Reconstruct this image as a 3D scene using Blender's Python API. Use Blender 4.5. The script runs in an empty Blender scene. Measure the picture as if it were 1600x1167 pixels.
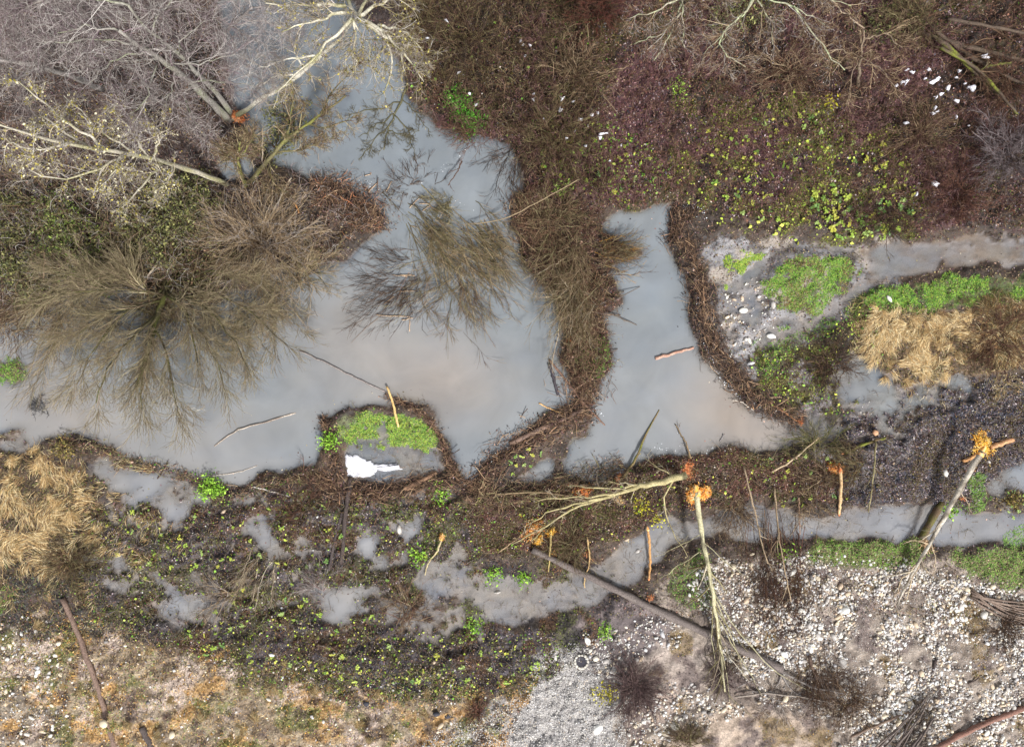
import bpy, math
import numpy as np
from mathutils import Vector
R_ = math.radians
S = 0.025            # metres per photo pixel on the ground
H = 28.0             # camera height
SC = bpy.context.scene
COL = SC.collection
# ------------------------------------------------------------------ camera
cam = bpy.data.cameras.new('camera'); camo = bpy.data.objects.new('camera', cam); COL.objects.link(camo)
camo.location = (0, 0, H); camo.rotation_euler = (0, 0, 0)
cam.sensor_width = 36; cam.lens = 36 * H / 40.0; cam.clip_start = 0.5; cam.clip_end = 1500
SC.camera = camo
# ------------------------------------------------------------------ sky and sun (overcast)
w = bpy.data.worlds.new('World'); SC.world = w; w.use_nodes = True
nt = w.node_tree; bg = nt.nodes['Background']
sky = nt.nodes.new('ShaderNodeTexSky'); sky.sky_type = 'NISHITA'; sky.sun_disc = False
SUN_EL, SUN_AZ = 50, 150
sky.sun_elevation = R_(SUN_EL); sky.sun_rotation = R_(SUN_AZ); sky.air_density = 1.0; sky.dust_density = 1.5
hs = nt.nodes.new('ShaderNodeHueSaturation'); hs.inputs['Saturation'].default_value = 0.22
nt.links.new(sky.outputs[0], hs.inputs['Color']); nt.links.new(hs.outputs[0], bg.inputs['Color'])
bg.inputs['Strength'].default_value = 0.09
sl = bpy.data.lights.new('sun', 'SUN'); sl.energy = 2.6; sl.angle = R_(7); sl.color = (1.0, .97, .93)
so = bpy.data.objects.new('sun', sl); COL.objects.link(so); so.location = (0, 0, 40)
so.rotation_euler = (R_(90 - SUN_EL), 0, R_(180 - SUN_AZ))
SC.view_settings.view_transform = 'Standard'; SC.view_settings.look = 'None'
SC.view_settings.exposure = 0.98; SC.view_settings.gamma = 1; SC.view_settings.use_curve_mapping = False
SC.render.resolution_x = 1024; SC.render.resolution_y = 746
SC.render.engine = 'CYCLES'
SC.cycles.max_bounces = 5; SC.cycles.diffuse_bounces = 3; SC.cycles.transparent_max_bounces = 8

rg = np.random.default_rng(7)
def lin(r, g, b):
    c = np.array([r, g, b], float) / 255
    return np.where(c < .04045, c / 12.92, ((c + .055) / 1.055) ** 2.4)
# ------------------------------------------------------------------ noise
_tab = np.random.default_rng(3).random((256, 256))
def vn(x, y, ox=0, oy=0):
    x = np.asarray(x, float) + ox * 17.3; y = np.asarray(y, float) + oy * 9.7
    xi = np.floor(x).astype(int); yi = np.floor(y).astype(int); fx = x - xi; fy = y - yi
    fx = fx * fx * (3 - 2 * fx); fy = fy * fy * (3 - 2 * fy)
    a = _tab[yi % 256, xi % 256]; b = _tab[yi % 256, (xi + 1) % 256]
    c = _tab[(yi + 1) % 256, xi % 256]; d = _tab[(yi + 1) % 256, (xi + 1) % 256]
    return (a * (1 - fx) + b * fx) * (1 - fy) + (c * (1 - fx) + d * fx) * fy
def fbm(x, y, s, o=4, seed=0):
    v = 0; a = .5; t = 0
    for i in range(o):
        v = v + a * vn(np.asarray(x) / s, np.asarray(y) / s, seed + i, seed * 2 + i); t += a; a *= .55; s = s / 2.1
    return v / t
def inpoly(X, Y, poly):
    r = np.zeros(X.shape, bool); n = len(poly); j = n - 1
    for i in range(n):
        xi, yi = poly[i]; xj, yj = poly[j]
        if yi != yj:
            r ^= ((yi > Y) != (yj > Y)) & (X < (xj - xi) * (Y - yi) / (yj - yi) + xi)
        j = i
    return r
def blur(A, r):
    for ax in (0, 1):
        for _ in range(2):
            p = [(0, 0)] * A.ndim; p[ax] = (r + 1, r)
            c = np.cumsum(np.pad(A, p, mode='edge'), axis=ax)
            n = A.shape[ax]
            A = (np.take(c, np.arange(2 * r + 1, 2 * r + 1 + n), ax) - np.take(c, np.arange(0, n), ax)) / (2 * r + 1)
    return A
def ribbon(pts, wd):
    """a band round a polyline; wd is a number or one number per point"""
    p = np.array(pts, float); t = np.gradient(p, axis=0); t /= np.linalg.norm(t, axis=1, keepdims=True) + 1e-9
    n = np.stack([-t[:, 1], t[:, 0]], 1); wv = np.ones(len(p)) * wd
    return [tuple(q) for q in p + n * wv[:, None] / 2] + [tuple(q) for q in (p - n * wv[:, None] / 2)[::-1]]
# ------------------------------------------------------------------ ground raster
ST = 3.0; M = 330
gx = np.arange(-M, 1600 + M + 1, ST); gy = np.arange(-M, 1167 + M + 1, ST)
X, Y = np.meshgrid(gx, gy)
WX = X + 38 * (fbm(X, Y, 60, 4, 1) - .5) + 26 * (fbm(X, Y, 17, 3, 11) - .5)
WY = Y + 38 * (fbm(X, Y, 60, 4, 2) - .5) + 26 * (fbm(X, Y, 17, 3, 12) - .5)
L = np.ones(X.shape)
DEEP, SHAL, WET = 0.0, .36, .5
water = [
 (DEEP, [(330,-400),(540,-400),(540,0),(600,60),(640,130),(660,180),(705,205),(770,215),(800,250),(818,295),(803,345),(815,395),(850,425),(885,470),(880,520),(872,560),(895,600),(905,630),(850,640),(800,690),(742,752),(712,745),(700,735),(695,690),(660,640),(620,628),(505,645),(498,720),(430,745),(380,770),(330,750),(240,725),(120,688),(60,705),(-400,705),(-400,560),(0,500),(60,480),(120,455),(200,440),(330,470),(440,430),(500,420),(580,385),(605,345),(560,300),(490,290),(440,255),(400,225),(385,190),(360,130),(345,60)]),
 (DEEP, [(938,345),(985,322),(1050,316),(1092,322),(1070,340),(1062,370),(1043,385),(1070,400),(1085,450),(1083,490),(1100,545),(1112,580),(1150,610),(1180,640),(1250,655),(1310,665),(1300,690),(1245,695),(1170,708),(1150,700),(1080,710),(1010,712),(975,735),(930,755),(885,735),(900,690),(940,655),(925,625),(950,590),(958,540),(935,505),(975,470),(965,440),(940,422),(990,405),(1022,388),(945,368)]),
 (DEEP, [(325,245),(385,235),(400,280),(350,290)]),
 (.42, [(1390,368),(2000,340),(2000,420),(1600,425),(1520,425),(1450,438),(1390,425),(1350,405),(1290,398),(1330,380)]),
 (.42, ribbon([(1400,395),(1300,385),(1240,388),(1200,415),(1150,440),(1110,445)], [40,26,26,26,26,20])),
 (.42, ribbon([(1410,410),(1360,430),(1320,470),(1270,505),(1200,520),(1130,500),(1100,470)], [40,32,32,28,36,44,30])),
 (.475, [(1100,450),(1180,440),(1190,490),(1210,540),(1180,580),(1150,600),(1110,560)]),
 (SHAL, [(1310,560),(1350,550),(1375,590),(1430,600),(1500,585),(1530,600),(1450,640),(1400,650),(1330,640),(1300,690),(1230,700),(1225,660),(1300,645)]),
 (.29, [(2000,795),(1600,800),(1560,790),(1440,785),(1330,782),(1290,795),(1200,788),(1150,780),(1090,800),(1030,818),(955,835),(948,880),(960,925),(1000,905),(1035,870),(1060,845),(1130,838),(1200,848),(1270,855),(1400,838),(1500,850),(1600,865),(2000,870)]),
 (.44, [(960,840),(900,882),(880,885),(850,895),(780,892),(745,880),(725,830),(700,825),(705,880),(660,875),(640,915),(660,950),(700,972),(790,985),(880,975),(950,945),(1000,905)]),
 (SHAL-.1, [(1545,745),(1600,715),(2000,700),(2000,800),(1570,800)]),
 (.34, [(150,705),(190,720),(285,742),(345,775),(290,800),(210,800),(160,765)]),
 (SHAL, [(530,690),(680,690),(715,740),(640,750),(540,765)]),
 (DEEP, [(838,692),(868,698),(872,730),(860,755),(835,742)]),
 (SHAL, [(770,735),(835,725),(845,760),(790,765)]),
 (.455, [(375,795),(420,800),(450,850),(440,880),(410,860)]),
 (.455, [(545,830),(590,820),(600,880),(560,900)]),
 (.455, [(620,800),(660,795),(665,870),(640,880)]),
 (.455, [(440,900),(620,930),(780,990),(760,1010),(600,985),(480,960)]),
 (.455, [(170,880),(240,900),(350,940),(340,975),(250,950),(160,930)]),
]
for v, p in water:
    L[inpoly(WX, WY, p)] = v
# land put back on top: islands, dams and rims
land = [
 (.53, [(520,650),(600,640),(650,645),(690,690),(680,705),(620,690),(560,700),(520,690)]),
 (1, ribbon([(505,645),(520,700),(528,760)], [10,24,26])),
 (.8, ribbon([(600,615),(640,632),(680,660),(700,700),(715,745),(745,765)], [8,10,12,16,18,20])),
 (.9, ribbon([(60,700),(120,686),(190,715),(300,745),(370,775),(430,755),(500,735)], [24,26,12,12,20,28,30])),
 (1, [(960,320),(1040,312),(1090,318),(1180,330),(1100,300),(980,300)]),
 (1, [(800,300),(850,280),(960,330),(945,365),(980,385),(1000,392),(945,415),(960,445),(975,470),(940,490),(945,540),(955,575),(925,630),(895,625),(873,565),(885,510),(850,440),(815,400),(803,350)]),
 (1, [(745,765),(750,720),(800,680),(850,640),(930,630),(940,655),(900,690),(870,700),(830,720),(770,750)]),
 (1, ribbon([(1062,325),(1052,370),(1070,385),(1092,445),(1095,490),(1120,560),(1160,605),(1200,635),(1255,658)], [20,28,30,34,40,44,40,30,14])),
 (1, [(1180,450),(1235,412),(1345,412),(1310,460),(1265,492),(1200,490)]),
 (.7, [(1130,410),(1170,400),(1230,392),(1190,415),(1150,430),(1120,425)]),
 (.6, [(1115,450),(1150,445),(1145,470),(1115,475)]),
 (.6, [(1340,620),(1370,600),(1400,620),(1390,650),(1350,650)]),
 (.62, [(0,560),(40,565),(45,590),(10,602),(-60,600)]),
 (.62, ribbon([(-20,690),(20,685),(45,700)], 16)),
 (.58, [(1560,770),(1600,760),(1640,790),(1590,795)]),
]
for v, p in land:
    m = inpoly(WX, WY, p); L[m] = v
bog = inpoly(WX, WY, [(150,720),(260,745),(330,775),(480,760),(560,770),(720,765),(690,820),(650,830),(640,900),(640,950),(720,985),(800,1000),(700,1030),(450,1000),(250,980),(120,900)]) | inpoly(WX, WY, [(1300,570),(1350,545),(1400,595),(1520,585),(1540,610),(1440,660),(1400,700),(1290,700),(1230,680)])
Lb = blur(L, 2)
n1 = fbm(X, Y, 70, 4, 5); n2 = fbm(X, Y, 22, 3, 6); n3 = fbm(X, Y, 9, 2, 8)
hgt = (Lb - .5) * np.where(Lb > .5, .42, .75) + np.where(L > .45, .20 * (n2 - .5) + .20 * (n3 - .5) , .05 * (n3 - .5))
n4 = fbm(X * .7, Y * 1.25, 30, 5, 19)
hgt = np.where((Lb > .25) & (Lb < .49) & ~bog, hgt + .26 * (n4 - .5) + .10 * (n3 - .5), hgt)
hgt = np.where(bog, (Lb - .5) * .38 - .078 + .20 * (n1 - .5) + .62 * (n4 - .5) + .34 * (n3 - .5), hgt)
fine = np.clip(blur(((X > 790) & (Y > 980)).astype(float), 6), 0, 1)
hgt = hgt + .06 * fine
rise = np.clip((260 - Y) / 500, 0, 1) * np.clip((X - 700) / 400, 0, 1) + np.clip((Y - 1000) / 500, 0, 1)
hgt = np.where(hgt > 0, hgt + rise * .5 * np.clip(hgt * 4, 0, 1), hgt)

_fz = fbm(X, Y, 34, 4, 71); _fy = fbm(X, Y, 11, 3, 73)
def softm(poly, w=1.0, fe=6, am=.9):
    """0..1 mask whose edge breaks up into tongues and islands"""
    m = inpoly(X * (1 - w) + WX * w, Y * (1 - w) + WY * w, poly).astype(float)
    m = blur(m, fe) + (_fz - .5) * am + (_fy - .5) * am * .7
    return np.clip((m - .5) / .12 + .5, 0, 1)
# ---- ground colours by zone (true surface colours)
col = np.zeros(X.shape + (3,))
nA = fbm(X, Y, 45, 5, 21)[..., None]; nB = fbm(X, Y, 16, 3, 31)[..., None]
def mixn(a, b, n, lo=.35, hi=.65):
    t = np.clip((n - lo) / (hi - lo), 0, 1); return a * (1 - t) + b * t
col[:] = mixn(lin(84,70,60), lin(58,49,43), nA)
def zone(poly, a, b, nn=None, w=1.0, soft=2):
    m = softm(poly, w, max(soft, 5), .9)[..., None]
    nn_ = nA if nn is None else nn
    global col
    col = col * (1 - m) + m * mixn(a, b, nn_)
zone([(-400,-400),(640,-400),(640,100),(400,260),(420,480),(-400,520)], lin(88,74,70), lin(58,48,46), soft=8)
zone([(0,290),(160,250),(330,300),(330,440),(150,470),(-100,480)], lin(58,56,38), lin(40,36,30), soft=8)
zone([(620,-400),(2000,-400),(2000,380),(1090,330),(820,300),(640,130)], lin(62,43,35), lin(40,29,25), soft=4)
zone([(930,60),(1080,120),(1120,220),(1000,250),(900,190),(880,90)], lin(78,54,56), lin(54,38,42), soft=9)
zone([(1060,140),(1500,180),(1600,200),(1600,350),(1400,350),(1100,310)], lin(74,56,52), lin(50,40,34), soft=9)
zone([(1100,380),(1400,400),(1420,450),(1300,520),(1200,640),(1120,560)], lin(148,146,148), lin(120,118,120), soft=3)
zone([(1160,560),(1240,530),(1350,480),(1380,520),(1340,640),(1240,650),(1180,620)], lin(74,66,48), lin(50,44,36))
zone([(1320,460),(1400,440),(2000,425),(2000,500),(1560,490),(1400,480),(1330,500)], lin(86,100,48), lin(62,72,38))
zone([(1185,450),(1235,412),(1345,412),(1310,460),(1265,492),(1200,490)], lin(94,108,52), lin(70,80,40), w=.6)
zone([(1330,500),(1400,480),(1500,480),(2000,480),(2000,560),(1600,560),(1520,590),(1380,600)], lin(134,110,80), lin(88,70,52))
zone([(1480,480),(2000,480),(2000,570),(1530,570)], lin(108,86,62), lin(90,72,56))
zone([(1400,610),(1530,590),(2000,570),(2000,720),(1560,740),(1500,790),(1320,780),(1250,770),(1330,650)], lin(72,68,74), lin(44,40,46), nB)
zone([(740,770),(900,760),(1000,715),(1240,700),(1330,780),(1200,780),(1090,790),(950,835),(840,860),(740,850)], lin(70,54,48), lin(46,37,34), nB)
zone([(740,770),(830,780),(830,840),(740,830)], lin(104,72,68), lin(70,50,48), nB)
zone([(150,790),(520,770),(740,780),(760,880),(640,900),(620,960),(880,990),(870,1060),(600,1100),(420,1060),(200,1000),(100,920)], lin(96,90,92), lin(50,45,46), nB)
zone([(-400,700),(80,700),(150,760),(170,850),(100,880),(-400,880)], lin(134,110,78), lin(80,64,50), nB)
zone([(-400,980),(60,960),(200,980),(400,1030),(600,1080),(760,1060),(860,1040),(800,1110),(620,2000),(-400,2000)], lin(156,140,118), lin(112,96,78), nB)
zone([(260,980),(520,950),(860,990),(860,1060),(680,1080),(440,1050),(300,1030)], lin(84,78,84), lin(48,43,48), nB)
zone([(-400,960),(60,960),(110,1010),(110,1100),(40,2000),(-400,2000)], lin(150,138,122), lin(112,100,88), nB)
zone([(830,1040),(870,1000),(960,1000),(1000,1060),(990,1500),(600,1500),(640,1160)], lin(166,162,160), lin(138,134,132), nB)
zone([(1030,900),(1120,870),(1250,860),(1400,850),(1600,870),(2000,880),(2000,1500),(960,1500),(960,1100),(1010,980)], lin(158,145,133), lin(118,105,96), nB)
zone([(970,1020),(1030,990),(1110,1000),(1120,1060),(1060,1080),(1000,1080)], lin(174,160,150), lin(156,142,132), w=.7)
zone([(1040,1120),(1150,1090),(1290,1110),(1300,1500),(1020,1500)], lin(180,162,146), lin(160,142,126), w=.7)
zone([(960,1080),(1050,1070),(1080,1110),(1000,1130)], lin(176,158,146), lin(160,142,130))
zone([(870,960),(1000,930),(1060,985),(960,1050),(900,1010)], lin(120,108,106), lin(96,86,86), nB)
zone([(1250,855),(1420,835),(1480,870),(1330,890),(1250,885)], lin(104,112,62), lin(88,84,56))
zone([(1440,860),(1600,870),(2000,880),(2000,930),(1500,900)], lin(100,114,58), lin(88,88,56))
zone([(1180,850),(1240,870),(1240,1000),(1200,1010),(1180,930)], lin(84,68,60), lin(66,54,50))
zone([(1040,880),(1110,850),(1110,960),(1040,930)], lin(96,98,66), lin(74,70,56))
zone(ribbon([(505,645),(520,700),(528,760)], 26), lin(92,72,58), lin(70,56,46))
zone([(520,650),(600,640),(650,645),(690,690),(680,705),(620,690),(560,700),(520,690)], lin(96,120,62), lin(100,104,74))
zone([(800,300),(850,280),(960,330),(945,365),(1000,392),(945,415),(975,470),(940,490),(955,575),(925,630),(895,625),(873,565),(885,510),(850,440),(815,400)], lin(66,48,40), lin(44,33,29), nB)
zone(ribbon([(1062,325),(1052,370),(1075,390),(1092,445),(1095,490),(1120,560),(1160,605),(1200,635),(1255,658)], 36), lin(68,54,48), lin(46,37,34), nB)
Q_BL = [(-400,990),(60,960),(200,980),(400,1030),(600,1080),(760,1060),(860,1040),(800,1110),(620,2000),(-400,2000)]
Q_BOG = [(150,720),(300,750),(480,755),(740,770),(780,880),(960,850),(960,960),(870,1060),(600,1100),(420,1060),(200,1000),(80,920),(120,800)]
Q_UR = [(640,-400),(2000,-400),(2000,355),(1400,365),(1090,330),(960,320),(840,310),(800,250),(700,210),(650,150)]
Q_URG = [(1060,160),(1250,150),(1420,220),(1440,370),(1300,385),(1110,350),(1040,280)]
Q_UL = [(-400,-400),(340,-400),(350,190),(430,270),(560,310),(590,345),(500,420),(330,460),(-400,560)]
Q_COB = [(1180,880),(1600,900),(2000,940),(2000,1500),(1100,1500),(960,1100),(1060,960)]
Q_FLAT = [(1240,690),(1330,650),(1400,610),(1530,590),(2000,570),(2000,720),(1560,740),(1500,790),(1320,780)]
Q_WET = [(1160,560),(1240,530),(1350,480),(1380,520),(1340,640),(1240,650),(1180,620)]
Q_MB = [(740,770),(900,760),(1000,712),(1240,700),(1330,780),(1200,780),(1090,790),(950,835),(840,870),(740,860)]
Q_SILT = [(1095,390),(1240,375),(1400,370),(1430,440),(1300,520),(1200,560),(1150,600),(1110,540)]
Q_STR = [(-400,700),(80,700),(150,750),(180,850),(120,900),(-400,880)]
Q_STR2 = [(1335,490),(1400,480),(2000,475),(2000,570),(1530,575),(1480,600),(1400,598),(1350,560)]
PATCH = [ # polygon, ground colour, leaf colours, noise scale, lo, hi, seed, leaves, leaf size
 (Q_BL, lin(176,138,86), [lin(196,150,84), lin(168,126,72), lin(206,172,112), lin(150,108,62)], 44, .50, .60, 201, 6000, .026),
 (Q_BL, lin(104,104,58), [lin(124,128,62), lin(94,98,52), lin(150,150,78), lin(82,76,50)], 34, .55, .63, 202, 6500, .024),
 (Q_BL, lin(88,72,64), [lin(96,80,72), lin(70,58,56), lin(120,92,84)], 26, .58, .66, 203, 4500, .024),
 (Q_BL, lin(182,164,152), [lin(190,172,158), lin(168,150,140), lin(206,190,176)], 38, .56, .66, 204, 3000, .022),
 (Q_BOG, lin(78,76,48), [lin(104,114,52), lin(84,90,46), lin(130,142,60), lin(66,60,44), lin(52,46,40)], 30, .54, .62, 205, 8000, .024),
 (Q_BOG, lin(84,60,44), [lin(104,74,54), lin(80,58,44), lin(130,96,66), lin(56,42,36)], 34, .55, .63, 206, 7000, .024),
 (Q_BOG, lin(42,37,40), [lin(52,46,50), lin(38,34,38), lin(70,62,66)], 24, .54, .62, 207, 7000, .022),
 (Q_UR, lin(66,60,32), [lin(92,88,44), lin(74,70,38), lin(112,106,54), lin(58,48,34)], 60, .52, .60, 208, 9000, .028),
 (Q_UR, lin(34,27,24), [lin(40,32,28), lin(56,44,38), lin(30,24,24)], 40, .56, .63, 209, 6000, .028),
 (Q_UR, lin(92,62,66), [lin(126,88,92), lin(104,70,76), lin(150,114,116), lin(84,56,58)], 70, .50, .60, 210, 14000, .028),
 (Q_URG, lin(84,84,42), [lin(116,124,54), lin(142,152,62), lin(96,98,48), lin(110,84,64)], 30, .48, .58, 211, 9000, .028),
 ([(640,-400),(960,-400),(900,160),(960,330),(800,260),(650,150)], lin(34,28,22), [lin(38,31,26), lin(52,42,32), lin(30,25,22), lin(70,62,38)], 34, .46, .55, 225, 6000, .028),
 (Q_UL, lin(48,40,34), [lin(56,46,40), lin(42,34,32), lin(80,64,56)], 40, .52, .6, 212, 4000, .028),
 (Q_COB, lin(126,106,76), [lin(160,128,70), lin(140,116,78), lin(112,96,62), lin(120,120,62)], 46, .57, .65, 213, 5000, .022),
 (Q_COB, lin(108,94,90), [lin(104,92,90), lin(84,72,72), lin(130,116,110)], 30, .56, .64, 214, 3500, .022),
 (Q_FLAT, lin(84,72,54), [lin(116,98,66), lin(92,78,58), lin(130,124,76), lin(72,60,52)], 30, .52, .6, 215, 6000, .022),
 (Q_FLAT, lin(58,60,72), [lin(76,80,96), lin(60,60,72), lin(104,106,120), lin(44,42,50)], 26, .54, .62, 216, 6000, .022),
 (Q_WET, lin(104,100,56), [lin(128,128,66), lin(108,96,60), lin(150,146,84), lin(80,66,50)], 22, .47, .56, 217, 3500, .024),
 ([(-200,840),(130,860),(220,1000),(-200,985)], lin(60,56,54), [lin(66,62,66), lin(84,88,84), lin(104,86,66), lin(50,46,46), lin(98,112,64)], 30, .40, .5, 222, 6000, .026),
 (Q_SILT, lin(92,86,84), [lin(84,78,76), lin(64,58,56), lin(110,100,92)], 22, .54, .6, 223, 900, .018),
 (Q_SILT, lin(158,148,138), [lin(160,144,126)], 30, .56, .64, 224, 100, .018),
 ([(1230,560),(1400,560),(1540,590),(1440,700),(1320,760),(1240,700)], lin(138,132,134), [lin(120,112,112)], 26, .46, .56, 226, 300, .02),
 (Q_STR, lin(72,60,46), [lin(84,70,54), lin(104,88,62), lin(60,50,42), lin(96,100,54)], 24, .43, .52, 220, 5000, .024),
 (Q_STR2, lin(84,68,50), [lin(104,82,60), lin(124,100,70), lin(76,62,50), lin(100,104,58)], 24, .43, .52, 221, 5000, .024),
 (Q_MB, lin(86,84,48), [lin(110,112,56), lin(92,90,50), lin(78,64,48)], 26, .52, .6, 218, 5000, .024),
 (Q_MB, lin(98,64,56), [lin(128,86,74), lin(104,68,60), lin(150,112,98)], 26, .52, .6, 219, 4000, .024)]
for q_, gc_, lc_, s_, lo_, hi_, sd_, nn_, ls_ in PATCH:
    m = softm(q_, 1, 5, .9) * np.clip((fbm(X, Y, s_, 4, sd_) - lo_) / (hi_ - lo_), 0, 1); m = (m * .85)[..., None]
    col = col * (1 - m) + gc_ * m
bed = hgt < 0.0
nC = fbm(X + 30 * n2, Y * 2.2 + 40 * n1, 26, 4, 44)[..., None]
mud = mixn(mixn(lin(148,138,130), lin(108,102,102), nB), lin(160,148,138), nC, .45, .7)
m = softm([(1330,340),(2000,330),(2000,450),(1330,450)], 1, 6, .6)[..., None]; mud = mud * (1 - m) + mixn(lin(128,108,90), lin(148,140,138), nC, .4, .6) * m
k = np.clip((.02 - hgt) / .05, 0, 1)[..., None] * .85
col = col * (1 - k) + mud * k
def hz(px, py):
    i = np.clip(((np.asarray(py, float) + M) / ST).round().astype(int), 0, len(gy) - 1)
    j = np.clip(((np.asarray(px, float) + M) / ST).round().astype(int), 0, len(gx) - 1)
    return hgt[i, j]
def gnd(px, py): return np.maximum(hz(px, py), 0.0)
def P3(px, py, z=0):
    k = (H - np.asarray(z, float)) / H
    return np.stack(np.broadcast_arrays((np.asarray(px, float) - 800) * S * k, (583.5 - np.asarray(py, float)) * S * k, np.asarray(z, float)), -1)

# ------------------------------------------------------------------ materials
def nodes(name):
    m = bpy.data.materials.new(name); m.use_nodes = True; t = m.node_tree; b = t.nodes['Principled BSDF']
    return m, t, b
def N(t, kind, **kw):
    n = t.nodes.new(kind)
    for k_, v_ in kw.items():
        if k_ in n.inputs: n.inputs[k_].default_value = v_
        else: setattr(n, k_, v_)
    return n
def attr_mat(name, rough=.8, var=.35, scale=30.0, spec=.3, bump=0.0, stretch=None, translucent=0.0):
    m, t, b = nodes(name)
    a = N(t, 'ShaderNodeAttribute', attribute_name='Col')
    tc = N(t, 'ShaderNodeTexCoord'); nz = N(t, 'ShaderNodeTexNoise'); nz.inputs['Scale'].default_value = scale
    nz.inputs['Detail'].default_value = 5
    t.links.new(tc.outputs['Object'], nz.inputs['Vector'])
    mr = N(t, 'ShaderNodeMapRange'); mr.inputs[1].default_value = .3; mr.inputs[2].default_value = .7
    mr.inputs[3].default_value = 1 - var; mr.inputs[4].default_value = 1 + var
    t.links.new(nz.outputs['Fac'], mr.inputs[0])
    mx = N(t, 'ShaderNodeVectorMath', operation='SCALE')
    t.links.new(a.outputs['Color'], mx.inputs[0]); t.links.new(mr.outputs[0], mx.inputs['Scale'])
    t.links.new(mx.outputs[0], b.inputs['Base Color'])
    b.inputs['Roughness'].default_value = rough; b.inputs['Specular IOR Level'].default_value = spec
    if bump:
        bp = N(t, 'ShaderNodeBump'); bp.inputs['Strength'].default_value = bump; bp.inputs['Distance'].default_value = .01
        t.links.new(nz.outputs['Fac'], bp.inputs['Height']); t.links.new(bp.outputs[0], b.inputs['Normal'])
    return m
M_twig = attr_mat('bark_twig', .75, .25, 14)
M_bark = attr_mat('bark', .8, .45, 22, bump=.8)
M_leaf = attr_mat('leaf', .6, .25, 12, spec=.2)
M_stone = attr_mat('stone', .7, .16, 25, bump=.4)
M_chip = attr_mat('fresh_wood', .6, .2, 40)
M_white = attr_mat('whitish', .5, .13, 9, bump=.6)
def ground_mat():
    m, t, b = nodes('ground_soil')
    a = N(t, 'ShaderNodeAttribute', attribute_name='Col'); tc = N(t, 'ShaderNodeTexCoord')
    v = N(t, 'ShaderNodeTexVoronoi'); v.inputs['Scale'].default_value = 22
    nz = N(t, 'ShaderNodeTexNoise'); nz.inputs['Scale'].default_value = 9; nz.inputs['Detail'].default_value = 8; nz.inputs['Roughness'].default_value = .7
    ad = N(t, 'ShaderNodeVectorMath', operation='MULTIPLY_ADD'); ad.inputs[1].default_value = (.08, .08, .08)
    t.links.new(tc.outputs['Object'], ad.inputs[2]); t.links.new(nz.outputs['Color'], ad.inputs[0])
    t.links.new(tc.outputs['Object'], nz.inputs['Vector']); t.links.new(ad.outputs[0], v.inputs['Vector'])
    sp = N(t, 'ShaderNodeSeparateColor'); t.links.new(v.outputs['Color'], sp.inputs[0])
    m1 = N(t, 'ShaderNodeMapRange'); m1.inputs[3].default_value = .55; m1.inputs[4].default_value = 1.45
    t.links.new(sp.outputs[0], m1.inputs[0])
    m2 = N(t, 'ShaderNodeMapRange'); m2.inputs[1].default_value = .3; m2.inputs[2].default_value = .7; m2.inputs[3].default_value = .6; m2.inputs[4].default_value = 1.4
    t.links.new(nz.outputs['Fac'], m2.inputs[0])
    # litter graininess is strong on soil, weak on mud and sand (alpha of Col)
    ml = N(t, 'ShaderNodeMath', operation='MULTIPLY'); t.links.new(m1.outputs[0], ml.inputs[0]); t.links.new(m2.outputs[0], ml.inputs[1])
    mx = N(t, 'ShaderNodeMix'); mx.data_type = 'FLOAT'; t.links.new(a.outputs['Alpha'], mx.inputs[0]); mx.inputs[2].default_value = 1.0
    t.links.new(ml.outputs[0], mx.inputs[3])
    sc = N(t, 'ShaderNodeVectorMath', operation='SCALE'); t.links.new(a.outputs['Color'], sc.inputs[0]); t.links.new(mx.outputs[0], sc.inputs['Scale'])
    t.links.new(sc.outputs[0], b.inputs['Base Color'])
    bp = N(t, 'ShaderNodeBump'); bp.inputs['Strength'].default_value = .8; bp.inputs['Distance'].default_value = .03
    t.links.new(ml.outputs[0], bp.inputs['Height']); t.links.new(bp.outputs[0], b.inputs['Normal'])
    b.inputs['Roughness'].default_value = .55; b.inputs['Specular IOR Level'].default_value = .4
    return m
M_ground = ground_mat()
def water_mat():
    m, t, b = nodes('pond_water')
    a = N(t, 'ShaderNodeAttribute', attribute_name='Col'); tc = N(t, 'ShaderNodeTexCoord')
    nz = N(t, 'ShaderNodeTexNoise'); nz.inputs['Scale'].default_value = .45; nz.inputs['Detail'].default_value = 6; nz.inputs['Distortion'].default_value = .8
    t.links.new(tc.outputs['Object'], nz.inputs['Vector'])
    mr = N(t, 'ShaderNodeMapRange'); mr.inputs[1].default_value = .3; mr.inputs[2].default_value = .7; mr.inputs[3].default_value = .84; mr.inputs[4].default_value = 1.12
    t.links.new(nz.outputs['Fac'], mr.inputs[0])
    sc = N(t, 'ShaderNodeVectorMath', operation='SCALE'); t.links.new(a.outputs['Color'], sc.inputs[0]); t.links.new(mr.outputs[0], sc.inputs['Scale'])
    t.links.new(sc.outputs[0], b.inputs['Base Color'])
    b.inputs['Roughness'].default_value = .04; b.inputs['IOR'].default_value = 1.6
    n2_ = N(t, 'ShaderNodeTexNoise'); n2_.inputs['Scale'].default_value = 5; n2_.inputs['Detail'].default_value = 4
    t.links.new(tc.outputs['Object'], n2_.inputs['Vector'])
    bp = N(t, 'ShaderNodeBump'); bp.inputs['Strength'].default_value = .05; bp.inputs['Distance'].default_value = .02
    t.links.new(n2_.outputs['Fac'], bp.inputs['Height']); t.links.new(bp.outputs[0], b.inputs['Normal'])
    t.links.new(a.outputs['Alpha'], b.inputs['Alpha'])
    return m
M_water = water_mat()
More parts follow.
